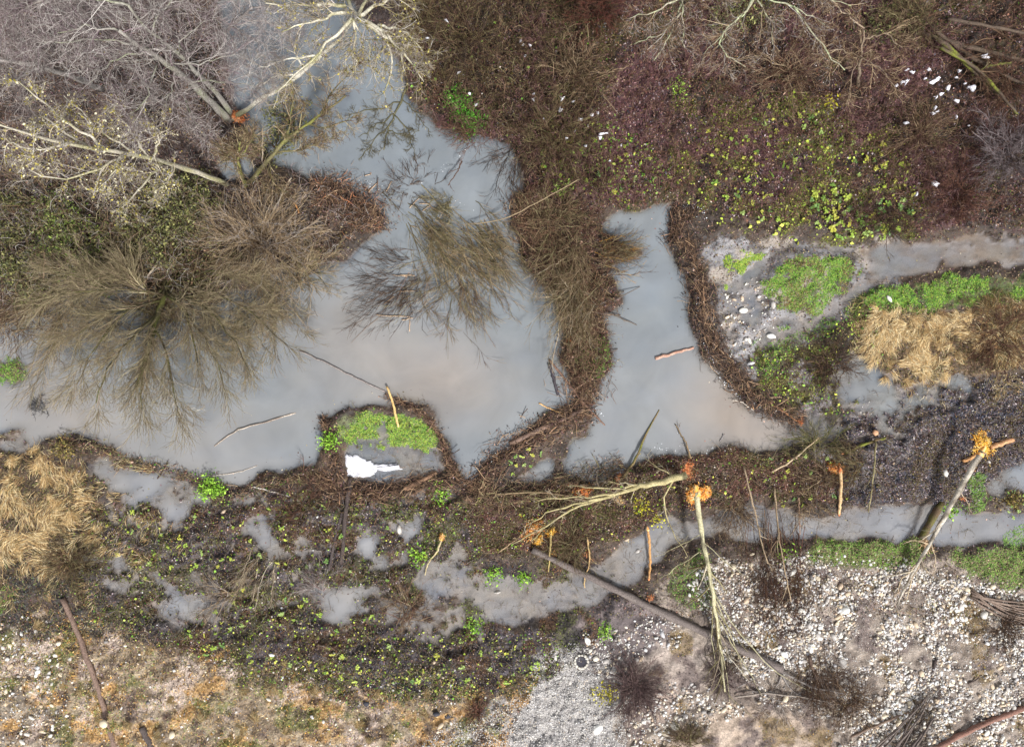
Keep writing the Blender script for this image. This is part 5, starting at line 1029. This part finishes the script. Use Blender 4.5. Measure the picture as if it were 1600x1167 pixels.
shrub('small olive shrub reaching right into the middle pond', 940, 395, 70, .5, 35, OLV + BR + [lin(190,140,60)], -20, 20, 5, 3)
shrub('brown shrub halfway down the long dam', 908, 505, 42, .7, 30, BRL + TAN, 0, 360, 5, 3)
shrub('greyish twiggy bush in the maroon leaves under the pale crowns', 910, 110, 70, 1.4, 40, TAN + BR, 0, 360, 6, 3)
shrub('grey mauve bush at the right edge of the far bank', 1575, 240, 75, 1.6, 70, [lin(150,140,140), lin(120,108,110), lin(100,86,86)], 0, 360, 7, 4)
shrub('brown bush in front of the big white flecks on the right', 1440, 215, 75, 1.3, 55, BR + TAN[:1], 0, 360, 6, 3)
shrub('red brown bush low on the far bank near the right stream', 1490, 300, 65, 1.1, 50, BR_RED, 0, 360, 6, 3)
shrub('brown bush between the two white fleck groups', 1230, 110, 75, 1.4, 45, BR_RED + TAN, 0, 360, 6, 3)
shrub('dark brown bush right of the white flecks on the left of the far bank', 720, 60, 85, 1.6, 65, BR + DARK + OLV[:1], 0, 360, 6, 3)
shrub('dark brown bush straight above the brush island', 860, 210, 75, 1.3, 55, BR + OLV[:2], 0, 360, 6, 3)
shrub('mossy brown bush at the top edge beside the pale crown', 660, 20, 60, 1.6, 50, OLV + BR, 0, 360, 6, 3)
shrub('red stemmed bush at the top of the maroon bank', 930, 20, 60, 1.4, 55, BR_RED + [lin(130,70,60)], 0, 360, 6, 3)
shrub('brown bush at the upper right beside the fallen trunks', 1430, 30, 65, 1.6, 50, BR + OLV, 0, 360, 6, 3)
shrub('bush of long dark stems hanging over the right stream bank', 1380, 330, 60, .8, 40, BR + DARK, 0, 180, 5, 3)
shrub('maroon bush under the fallen trunks at the right edge', 1570, 120, 60, 1.2, 45, BR_RED + BR, 0, 360, 6, 3)
shrub('pale branching dead shrub fallen on the bog', 405, 868, 85, .5, 9, PALE + TAN, 95, 145, 9, 5, r=.03, tl=.4, rin=.6)
shrub('pale twiggy brush on the bog below the fallen dead shrub', 350, 930, 55, .4, 20, TAN + GREY, 100, 240, 6, 3)
shrub('mauve fan of fine twigs in the middle of the bog', 505, 915, 55, .4, 35, GREY + [lin(150,124,120)], 150, 330, 6, 3)
shrub('rust brown brush right of the mauve fan', 640, 950, 55, .4, 40, BR_RED + TAN, 0, 360, 5, 3)
shrub('dark purple brown bush alone on the fine gravel', 990, 1075, 62, .5, 110, [lin(104,84,84), lin(84,68,68), lin(124,102,96)], 0, 360, 6, 3, name='bare_shrub', leafc=YGRN, nleaf=0, tl=.35)
shrub('dark low brush left of the root plate', 1130, 1055, 42, .35, 45, [lin(92,76,76), lin(116,98,92)], 0, 360, 5, 3)
shrub('grey brown brush sprawling over the small dark log on the cobbles', 1272, 1040, 85, .6, 50, BR + GREY[1:2], 20, 100, 6, 3)
shrub('long dark brush strip hanging down between the gravel and the cobbles', 1212, 845, 165, .5, 60, BR_RED + BR + DARK, 80, 98, 8, 3, tl=.22)
shrub('olive twigs fanning left of the slim green pole', 1345, 725, 60, .5, 30, OLV + BR, 100, 240, 5, 3)
shrub('mossy green bush at the water by the right end of the curved dam', 1275, 700, 60, .6, 30, OLV + [MOSS, MOSS], 140, 400, 6, 3)
shrub('dark brown bush on the wet flat under the grassy island', 1300, 570, 55, .6, 60, BR + DARK, 0, 360, 5, 3)
shrub('rust brown brush in the dead grass at the right edge', 1560, 520, 75, .5, 60, BR_RED + BR, 0, 360, 5, 3)
shrub('sparse twigs over the maroon end of the middle bank', 1265, 790, 50, .5, 22, BR + TAN, 0, 360, 5, 3)
shrub('brown brush on the bank under the golden chips', 890, 850, 60, .4, 45, BR + OLV, 0, 360, 5, 3)
shrub('brown brush above the bog left of the two sunk trunks', 475, 790, 60, .4, 50, BR_RED + BR, 0, 360, 5, 3)
shrub('dark brush beside the dead grass at the left', 110, 880, 60, .5, 60, BR + OLV, 0, 360, 5, 3)
shrub('dark brown brush at the right edge of the cobbles under the grey branch bundle', 1565, 985, 48, .4, 50, BR + DARK, 0, 360, 5, 3)
shrub('ragged brown brush between the sand and the cobbles at the bottom', 1325, 1105, 60, .4, 45, BR + TAN[:1], 0, 360, 5, 3)
shrub('thin grey brush just below the root plate', 1215, 1095, 55, .3, 26, BR + GREY, 0, 360, 5, 3)
shrub('small maroon bush by dark stones on the fine gravel', 745, 1112, 26, .3, 45, BR_RED, 0, 360, 4, 2)
shrub('dark brush half hidden at the bottom edge under the white pointed stone', 1075, 1160, 40, .3, 45, BR + OLV, 180, 360, 5, 3)
shrub('brown twigs spilling from the middle bank over the lower stream', 1150, 790, 70, .4, 26, BR + TAN, 20, 160, 6, 3)
shrub('brown brush on the bank above the red barked pole', 1290, 745, 45, .4, 30, BR + TAN, 0, 360, 5, 3)
log('grey weathered branch lying on the sand below the root plate', [(1150,1088,.08),(1200,1082,.08),(1260,1090,.08),(1310,1100,.08)], .035, .02, [lin(170,160,150), lin(130,118,108)], name='branch', cat='branch', stubs=4)
log('dark driftwood stick in the gravel above the stick bundle', [(1500,1075),(1530,1058)], .045, .03, [lin(96,84,78)] * 2, name='stick', cat='stick', K=6)
log('brown pole half buried at the bottom edge left of the reddish pole', [(1330,1150),(1380,1128),(1420,1112)], .05, .035, [lin(110,92,80), lin(140,120,106)], name='pole', cat='pole')
for x_, y_, lb_ in ((683,1108,'dark wet stone, left of two beside the small maroon bush'), (702,1112,'dark wet stone, right of two beside the small maroon bush'), (575,1093,'lone dark stone in the dry grass at the bottom')):
    v, f = PR1[int(x_) % 8]; m_ = MB(); z_ = float(gnd(x_, y_)); ct = ((x_ - 800) * S, (583.5 - y_) * S, z_ + .02); m_.add(v * .16 + np.array(ct), f, lin(62,62,70)); tag(m_.build('dark_stone', M_stone, loc=ct), lb_, 'stone')
# brush bundles on the cobbles
log_b = [(1370,1185,1450,1085),(1385,1190,1455,1090),(1400,1185,1452,1080),(1395,1190,1430,1110),(1415,1185,1460,1120),(1425,1180,1462,1118),(1350,1185,1440,1100),(1365,1175,1420,1120)]
t = thing('brush_bundle', P3(1410, 1130, .1), 'bundle of long dark sticks on the cobbles at the bottom edge', 'brush pile')
GB = float(gnd(1410, 1130))
for a, b, c, d in log_b:
    q = rough_path(resample(np.stack([P3(a, b, rg.uniform(.05, .3) + GB), P3((a + c) / 2 + rg.normal() * 3, (b + d) / 2, rg.uniform(.15, .4) + GB), P3(c, d, rg.uniform(.05, .2) + GB)]), 8), .02); m_ = MB(); trunk_mesh(m_, q, rg.uniform(.03, .06), .02, [lin(84,74,72), lin(126,114,106)]); m_.build('stick', M_bark, t)
m_ = MB(); p = samp(260, [(1360,1180),(1385,1120),(1440,1075),(1465,1080),(1450,1130),(1420,1185)], warp=.2); arcs(m_, p, 1.0, .15, .009, [lin(96,84,78), lin(70,62,60), lin(130,116,106)], ang=52, spread=.22, kids=2); tag(m_.build('twigs', M_twig, t), kind='stuff')
t = thing('brush_bundle', P3(1560, 940, .1), 'bundle of grey brown branches at the right edge of the cobbles', 'brush pile')
GC = float(gnd(1560, 940))
for k_ in range(9):
    q = rough_path(resample(np.stack([P3(1520 + rg.normal() * 4, 926 + rg.normal() * 4, .1 + GC), P3(1560, 938 + k_ * 3.2, .3 + GC), P3(1640, 945 + k_ * 6, .15 + GC)]), 8), .02); m_ = MB(); trunk_mesh(m_, q, .04, .02, [lin(112,94,84), lin(150,132,118)]); m_.build('stick', M_bark, t)
m_ = MB(); p = samp(160, [(1540,930),(1600,935),(1640,990),(1590,985)], warp=.2); arcs(m_, p, .9, .15, .008, BR + GREY, ang=-20, spread=.25, kids=2); tag(m_.build('twigs', M_twig, t), kind='stuff')
t = thing('root_plate', P3(1222, 1050, .1), 'grey root end of the long dark log with twigs running right', 'roots')
for (pts, r) in (([(1195,1035),(1225,1050),(1212,1072)], .07), ([(1215,1042),(1240,1062),(1275,1075),(1330,1085)], .05), ([(1220,1050),(1235,1080),(1290,1108)], .04), ([(1165,1078),(1215,1082),(1270,1092),(1300,1095)], .025), ([(1170,1075),(1230,1100),(1300,1106)], .018), ([(1205,1040),(1180,1060),(1150,1075)], .03)):
    q = rough_path(pathpx([(a, b, .12 + float(gnd(a, b))) for a, b in pts], 9), .02); m_ = MB(); trunk_mesh(m_, q, r, r * .4, [lin(150,144,140), lin(112,104,100)]); m_.build('root', M_bark, t)
# ---- evergreens and dark leafy bushes on the left
def evergreen(label, blobs, cols, stemc=BR, n=4000, name='evergreen_bush'):
    x0, y0 = blobs[0][0], blobs[0][1]; t = thing(name, P3(x0, y0, float(gnd(x0, y0))), label, 'bush'); m_ = MB(); s_ = MB(); tot = sum(b[2] ** 2 for b in blobs)
    for (x, y, r, h) in blobs:
        k_ = int(n * r * r / tot); nc = max(6, int(r * r / 55)); a = rg.uniform(0, 6.28, nc); q = np.sqrt(rg.random(nc)) * r
        cz = h * (1 - .6 * (q / r) ** 2) * rg.uniform(.5, 1, nc); cx, cy = x + np.cos(a) * q, y + np.sin(a) * q
        C = P3(cx, cy, cz + float(gnd(x, y))); i = rg.integers(nc, size=k_); pt = C[i] + rg.normal(size=(k_, 3)) * [.16, .16, .10]
        leafquads(m_, pt, .04, cols, .8, .5, .3)
        B = np.broadcast_to(P3(x, y, float(gnd(x, y))), C.shape); tt = np.linspace(0, 1, 5)[None, :, None]; addtubes(s_, B[:, None] * (1 - tt) + C[:, None] * tt + rg.normal(size=(nc, 5, 3)) * .03, np.full((nc, 5), .012), stemc)
    m_.build('foliage', M_leaf, t, smooth=False); s_.build('stems', M_twig, t)
EVG = [lin(84,88,54), lin(62,66,44), lin(110,112,66), lin(136,134,84), lin(78,68,52)]
evergreen('dark green leafy bush below the crooked lichen tree', [(270,330,60,1.6), (220,350,50,1.4), (310,310,40,1.2), (250,380,45,1.5)], EVG, n=9000)
evergreen('brighter green bush left of the dark one, above the mossy willow', [(110,380,55,1.6), (90,340,45,1.4), (150,420,40,1.3)], EVG + [lin(116,134,60), lin(96,118,56)], n=6500)
evergreen('dark green bush at the left edge above the pond', [(15,400,50,1.6), (30,440,45,1.3), (10,340,40,1.4)], EVG, n=5500)
evergreen('green mossy bush under the olive leaning tree at the river', [(450,185,38,.8), (430,230,30,.7)], [lin(96,98,58), lin(120,118,70), lin(76,78,48)], n=1500)
evergreen('dark olive bush between the evergreen and the tan bush', [(330,400,45,1.2), (300,430,35,1.0)], EVG + BR, n=3500)
evergreen('bright green weed patch on the shore of the upper river', [(718,155,18,.35), (738,180,22,.35), (728,200,12,.3)], [lin(84,150,44), lin(106,172,56), lin(70,124,40)], n=1500, name='weed_clump')
evergreen('green clump on the top bank near the fallen trunks', [(1400,40,40,.7)], EVG, n=1200)
evergreen('green clump at the top edge left of the brown whip twig tree', [(1160,10,45,.8), (1130,25,25,.6)], EVG, n=1500)
evergreen('yellow leafed sprig at the lower left tip of the lone gravel bush', [(940,1090,13,.2), (955,1080,10,.2)], [lin(206,196,50), lin(160,150,48)], n=220, name='weed_clump')
for x, y, r, lb, cc in ((1000,788,10,'round yellow moss cushion on the middle bank, the larger','y'), (1029,809,7,'round yellow moss cushion on the middle bank, the smaller','y'), (1297,156,7,'lone yellow tuft on the brown far bank','y'), (878,295,8,'light green sprig above the brush island','g'), (1058,140,8,'green sprig on the maroon bank under the pale crowns','g'),
                        (520,692,13,'bright green cushion at the left rim of the islet','G'), (690,770,12,'green cushion below the islet ring','G'), (330,765,17,'bright green cushion on the rim left of the white pole','G'), (100,700,14,'mossy tussock at the left tip of the low rim','m'), (1490,800,9,'green tuft by the dark log shape','G'), (948,985,9,'green tuft beside small stones above the stone ring','G'),
                        (655,870,10,'bright green plant on the bog edge near the pale stick','G'), (820,900,9,'green plant at the lower stream under the chips','G'), (770,895,10,'green plant left in the lower stream','G'), (740,975,10,'small green plant at the lower bog shore','G'), (1230,865,8,'green tuft at the top left of the cobbles','G'), (1575,780,16,'yellow brown tussock in the right side pool','m')):
    evergreen(lb, [(x, y, r, .18)], {'y': [lin(206,200,52), lin(180,172,48)], 'g': [lin(150,180,80), lin(130,160,60)], 'G': [lin(130,176,54), lin(104,146,46), lin(150,190,70)], 'm': [lin(150,130,72), lin(110,104,56), lin(96,76,56)]}[cc], n=int(r * r * 2.2), name='plant_tuft')
# ================================================================== DRY GRASS TUSSOCKS
def tussock_mesh(k_, cols):
    m_ = MB(); r = np.random.default_rng(400 + k_); n = 260; a0 = r.uniform(0, 6.28); a = a0 + r.normal(size=n) * .45; l = .5 * r.uniform(.4, 1.3, n)
    B = np.stack([r.normal(size=n) * .06, r.normal(size=n) * .06, np.zeros(n)], 1); t = np.linspace(0, 1, 5)
    aa = a[:, None] + r.normal(size=(n, 1)) * .5 * t
    Q = np.stack([B[:, :1] + np.cos(aa) * l[:, None] * t, B[:, 1:2] + np.sin(aa) * l[:, None] * t, .07 * np.sin(t * 2.6)[None] * r.uniform(.2, 1.1, (n, 1)) + .01], -1)
    addtubes(m_, Q, np.full((n, 5), .0045), cols); o = m_.build('tussock', M_leaf); me = o.data; bpy.data.objects.remove(o); return me
TM = [tussock_mesh(i, STRAW) for i in range(5)]; TM2 = [tussock_mesh(i + 9, STRAW[1:] + OLV) for i in range(3)]
def put(me, name, px, py, sc_, label, cat, group, dz=0):
    o = bpy.data.objects.new(name, me); COL.objects.link(o); o.location = ((px - 800) * S, (583.5 - py) * S, float(gnd(px, py)) + dz); o.rotation_euler = (0, 0, rg.uniform(0, 6.28)); o.scale = (sc_,) * 3
    return tag(o, label, cat, group)
def spaced(n, poly, mind, lo=.005, **kw):
    out = []
    for q in samp(n * 12, poly, lo=lo, margin=0, **kw):
        if all((q[0] - o[0]) ** 2 + (q[1] - o[1]) ** 2 > mind * mind for o in out): out.append(q)
        if len(out) >= n: break
    return out
for i, q in enumerate(spaced(24, [(-20,705),(70,700),(140,740),(165,830),(120,870),(-20,850)], 9)): put(TM[i % 5] if i % 4 else TM2[i % 3], 'grass_tussock', q[0], q[1], rg.uniform(.6, 1.1), where('straw tussock', q[0], q[1]), 'grass tussock', 'dead grass tussocks on the left bank')
for i, q in enumerate(spaced(24, [(1340,505),(1400,482),(1500,490),(1515,550),(1480,595),(1400,595),(1350,560)], 10)): put(TM[i % 5], 'grass_tussock', q[0], q[1], rg.uniform(.5, .9), where('straw tussock', q[0], q[1]), 'grass tussock', 'dead grass tussocks on the right wetland')
for i, q in enumerate(spaced(22, [(1520,485),(1610,480),(1610,560),(1540,565)], 14)): put(TM2[i % 3], 'grass_tussock', q[0], q[1], rg.uniform(.7, 1.2), where('brownish tussock', q[0], q[1]), 'grass tussock', 'brownish tussocks at the right edge')
for i, q in enumerate(spaced(40, [(10,1000),(200,985),(400,1035),(740,1080),(640,1160),(150,1160)], 18)): put(TM2[i % 3], 'grass_tussock', q[0], q[1], rg.uniform(.35, .75), where('small ochre tussock', q[0], q[1]), 'grass tussock', 'small ochre tussocks along the bottom')
# ================================================================== LEAFY PLANTS
def plant_mesh(k_):
    r = np.random.default_rng(700 + k_); m_ = MB(); n = int(r.integers(9, 18)); V = []; F = []
    for j in range(n):
        a = r.uniform(0, 6.28); d = r.uniform(.02, .16); z = r.uniform(.05, .16); s_ = r.uniform(.035, .06); c, s2 = math.cos(a), math.sin(a); o = np.array([c * d, s2 * d, z])
        L8 = np.array([[-1,0,0],[-.5,.75,.15],[.3,.8,.2],[1.1,0,-.1],[.3,-.8,.2],[-.5,-.75,.15]]) * s_
        tl = r.normal() * .3; Rz = np.array([[c, -s2, 0], [s2, c, 0], [0, 0, 1]]); q = (L8 + [0, 0, 0]) @ Rz.T; q[:, 2] += L8[:, 0] * tl; V.append(q + o); b = j * 6; F += [[b, b + 3, b + 2, b + 1], [b, b + 5, b + 4, b + 3]]
    me = proto_mesh('leafy_plant', np.concatenate(V), np.array(F), M_green); return me
PM = [plant_mesh(i) for i in range(7)]
for n_, pl, lo_, s0, s1, lb, g in (
    (85, [(1090,180),(1250,170),(1400,230),(1420,350),(1340,375),(1200,350),(1100,330)], .005, .6, 1.3, 'yellow green leafy plant on the far bank above the right stream', 'leafy plants above the right stream'),
    (42, [(1250,310),(1420,310),(1400,372),(1290,370)], .005, .8, 1.4, 'bright yellow green leafy plant at the very edge of the right stream', 'leafy plants at the edge of the right stream'),
    (32, [(820,190),(1000,220),(1080,300),(960,310),(850,290)], .005, .6, 1.2, 'small green leafy plant on the bank above the brush island', 'leafy plants above the brush island'),
    (75, [(170,800),(480,790),(720,790),(640,900),(330,960),(180,900)], -.04, .5, 1.15, 'green leafy plant growing in the puddled bog', 'leafy plants in the bog'),
    (52, [(280,960),(500,950),(860,1000),(840,1060),(680,1080),(440,1040),(300,1020)], -.02, .5, 1.3, 'lime green leafy plant on the dark mud below the bog', 'leafy plants on the dark mud'),
    (16, [(1180,700),(1300,710),(1330,770),(1200,790)], 0, .5, 1.0, 'green leafy plant on the right half of the middle bank', 'leafy plants on the middle bank'),
    (10, [(800,690),(850,690),(850,730),(780,740)], 0, .6, 1.0, 'green leafy plant on the slanting dam', 'leafy plants on the slanting dam'),
    (14, [(1560,770),(1600,760),(1610,800)], -.1, .5, .8, 'green leafy plant in the side pool at the right edge', 'leafy plants in the side pool')):
    for i, q in enumerate(spaced(n_, pl, 9, lo=lo_)): u_ = rg.uniform(s0, s1); put(PM[i % 7], 'leafy_plant', q[0], q[1], u_ * (.85 if 'edge' in g else .66), where(('tiny ' if u_ < .8 else '') + 'leafy plant', q[0], q[1]), 'plant', g, dz=.03)
# ================================================================== STONES OF THEIR OWN
for x, y, r, lb in ((867,1025,7,'white round stone left of the stone ring'), (945,1028,7,'white square edged stone right of the stone ring'), (917,997,8,'pale yellow stone above the stone ring'), (935,1043,5,'small white stone just below right of the stone ring'), (890,1060,6,'flat white stone below the stone ring'),
                    (933,1131,12,'big pale oval stone on the fine gravel'), (1052,1126,11,'white pointed stone, largest of the group below the sand'), (1036,1138,8,'flat stone touching the white pointed one'), (777,925,6,'white round stone in the lower stream under the bog'), (979,843,5,'white stone in the stream inlet, upper of two'), (996,861,5,'white stone in the stream inlet, lower of two'),
                    (176,1117,10,'white stone lying on the brown trunk at the lower left'), (276,1140,8,'white triangular stone in the dry grass at the bottom left'), (690,1125,7,'white stone where the dry grass meets the fine gravel'), (96,1108,7,'pale stone left of the brown trunk'), (1314,950,10,'large pale boulder pair on the cobbles, upper one'), (1306,960,9,'large pale boulder pair on the cobbles, lower one'),
                    (1385,468,7,'yellow stone in the green grass strip'), (1205,478,8,'pale stone at the left tip of the grassy island'), (1162,485,8,'yellowish stone on the wet silt'), (1205,525,8,'tan rock at the edge of the silt channel'), (1170,532,7,'pale flat stone on the silt behind the curved dam'), (1139,556,5,'small tan stone near the curved dam'),
                    (624,827,8,'tan half sunk stone in the bog'), (1222,1084,8,'white rock beside the roots at the bottom of the cobbles'), (1596,1055,9,'white rock at the right edge of the cobbles'), (1404,1100,7,'pale stone above the dark stick bundle'), (960,982,5,'small tan stone by the green tuft'), (1075,927,5,'flat orange stone on the small gravel'),
                    (1173,863,5,'pink stone by the stream under the thin poles'), (1320,925,6,'white stone beside a dark hollow on the cobbles')):
    o = put_stone(x, y, r * .95, lb, None, int(rg.integers(8)), 'stone')
    if x == 176: o.location.z += .2
for i, (q, s_) in enumerate(sorted(BIG, key=lambda b: -b[1])[:200]):
    put_stone(q[0], q[1], s_ / S, where('larger pale cobble', q[0], q[1]), 'larger cobbles on the gravel bar', i)
for i, q in enumerate(spaced(34, [(0,1000),(60,965),(105,1030),(90,1150),(0,1160)], 9)): put_stone(q[0], q[1], rg.uniform(3.5, 6), where('cobble', q[0], q[1]), 'cobbles in the lower left corner', i)
t = thing('stone_ring', P3(907, 1028, .05), 'ring of white stones round a small dark hole on the fine gravel', 'stone ring'); z_ = float(gnd(907, 1028))
for k_ in range(13):
    a = k_ / 13 * 6.283; v, f = PR1[k_ % 8]; m_ = MB(); rr = .075 * rg.uniform(.8, 1.25); c, s2 = math.cos(a), math.sin(a); q = v * rr; q = np.stack([q[:, 0] * -s2 - q[:, 1] * c, q[:, 0] * c - q[:, 1] * s2, q[:, 2]], 1)
    m_.add(q + np.array([(907 - 800) * S + c * .25, (583.5 - 1028) * S + s2 * .25, z_ + .03]), f, lin(206,200,188)); m_.build('stone', M_stone, t)
m_ = MB(); a = np.linspace(0, 6.283, 16, endpoint=False); V = np.concatenate([np.stack([np.cos(a) * r + (907 - 800) * S, np.sin(a) * r + (583.5 - 1028) * S, np.full(16, z_ + zz)], 1) for r, zz in ((.25, .025), (.17, .02), (.01, .012))]); V[:, 2] += rg.normal(size=48) * .004
i16 = np.arange(16); m_.add(V, np.concatenate([np.stack([k_ * 16 + i16, k_ * 16 + (i16 + 1) % 16, (k_ + 1) * 16 + (i16 + 1) % 16, (k_ + 1) * 16 + i16], 1) for k_ in range(2)]), lin(52,50,58)); m_.build('dark_bed', M_leaf, t)
# ================================================================== WHITE PATCHES
mb = MB()
p = samp(420, [(1090,180),(1250,150),(1420,220),(1440,370),(1300,385),(1110,350),(1040,280)]); leafquads(mb, W3(p, .08), .05, YGRN, .5, .8)
p = samp(700, [(820,180),(1000,210),(1060,300),(960,310),(850,290)]); leafquads(mb, W3(p, .08), .038, YGRN + GRN, .5, .8)
p = samp(750, Z_BOG, lo=-.03); leafquads(mb, W3(p, .07), .036, YGRN + GRN, .5, .8)
p = samp(320, [(280,960),(500,950),(860,1000),(840,1060),(680,1080),(440,1040),(300,1020)], lo=-.03); leafquads(mb, W3(p, .07), .038, YGRN, .5, .8)
p = samp(350, Q_MB); leafquads(mb, W3(p, .08), .036, YGRN + GRN, .5, .8)
p = samp(500, Q_WET); leafquads(mb, W3(p, .08), .036, YGRN + GRN, .5, .8)
p = samp(500, [(640,-60),(1000,-60),(960,320),(820,260),(650,150)]); leafquads(mb, W3(p, .3), .04, OLV + GRN, .5, .8)
stuff(mb, 'low_weeds', M_leaf, 'small yellow green leaves sprinkled over the banks and bog', 'weeds', False)
mb = MB()
p = samp(900, None, land=False, w=((hgt < -.03) & (blur((hgt > 0).astype(float), 6) > .08)).astype(float)); p3 = W3(p); p3[:, 2] = .006; leafquads(mb, p3, .022, LITTER + OLV + [lin(180,170,150)], .05)
stuff(mb, 'floating_leaves', M_leaf, 'brown leaf scraps floating near the pond edges', 'fallen leaves', False)
shrub('dark sunken weed patch in the left pond near the left edge', 62, 632, 20, .1, 40, [lin(84,84,88), lin(70,70,76), lin(100,98,96)], 0, 360, 5, 2, name='sunken_weeds', cat='water plant', z0=-.04)
SN = lin(240,240,248)  # near-white colour of the low ragged blobs
flat_blob('big white patch with a ragged edge below the flooded islet', [(540,710),(554,710),(578,721),(592,726),(620,724),(629,733),(606,736),(589,733),(582,743),(560,745),(547,747),(541,753),(538,738),(540,722)], 'white_patch', M_white, SN * .8, 'whitish', th=.06, z=.02)
SA = [(660,48,3),(663,57,5),(671,73,6),(699,45,6),(719,126,5),(745,172,4),(735,158,3),(812,75,5),(817,82,3),(826,83,4),(819,98,4),(834,157,4),(831,166,5),(877,165,6),(873,182,5),(894,168,3),(923,188,5),(904,196,5),(914,206,3),(939,218,8),(934,224,5),(897,215,3),(965,236,5),(951,258,4),(913,236,4),(883,224,3),(930,186,3),(848,195,3)]
SB = [(1400,122,5),(1408,128,6),(1402,140,8),(1395,141,5),(1443,138,8),(1450,134,4),(1462,150,6),(1452,160,7),(1446,164,5),(1445,180,6),(1441,187,6),(1447,186,4),(1478,168,6),(1500,152,8),(1493,149,4),(1493,116,4),(1483,122,4),(1478,132,4),(1399,202,5),(1446,293,6),(1418,311,5),(1521,100,8),(1478,192,4),(1384,146,3),(1427,136,3),(1490,143,3),(1498,205,2),(1434,121,3)]
for grp, lst, lb, zz in (('white flecks on the left of the far bank', SA, 'small white fleck in the brown brush left of the maroon bank', .30), ('white flecks at the right of the far bank', SB, 'small white fleck in the brown brush at the upper right', .30)):
    for x, y, r in lst:
        k_ = int(rg.integers(6, 9)); a = np.sort(rg.uniform(0, 6.28, k_)); q = r * .85 * rg.uniform(.35, 1.35, k_); st = rg.uniform(.5, 1); ro = rg.uniform(-.8, .3); ex, ey = np.cos(a) * q, np.sin(a) * q * st
        flat_blob(where('white fleck', x, y), np.stack([x + ex * math.cos(ro) - ey * math.sin(ro), y + ex * math.sin(ro) + ey * math.cos(ro)], 1), 'white_patch', M_white, SN, 'whitish', grp, th=.06, z=float(gnd(x, y)) + zz + .12)
# foam flecks
m_ = MB()
for path, n_, wd in (([(735,235),(690,265),(655,285)], 26, 9), ([(760,330),(720,320),(690,300)], 10, 8), ([(1082,400),(1085,470),(1100,540),(1125,590),(1160,625),(1240,655)], 190, 4), ([(1020,702),(1050,700),(1150,705)], 50, 8), ([(560,285),(600,300)], 30, 8), ([(1060,322),(1095,325),(1098,345)], 40, 6), ([(940,650),(930,640),(925,650)], 25, 6), ([(830,700),(800,690),(760,730)], 30, 8)):
    path = np.array(path, float); u = rg.uniform(0, len(path) - 1.001, n_); i = u.astype(int); fr = (u - i)[:, None]; p = path[i] * (1 - fr) + path[i + 1] * fr + rg.normal(size=(n_, 2)) * wd * .5
    C = W3(p, .012); leafquads(m_, C, .017, [lin(206,210,214)], .05, .8)
stuff(m_, 'foam', M_white, 'white flecks of foam floating along the dams', 'foam', False)
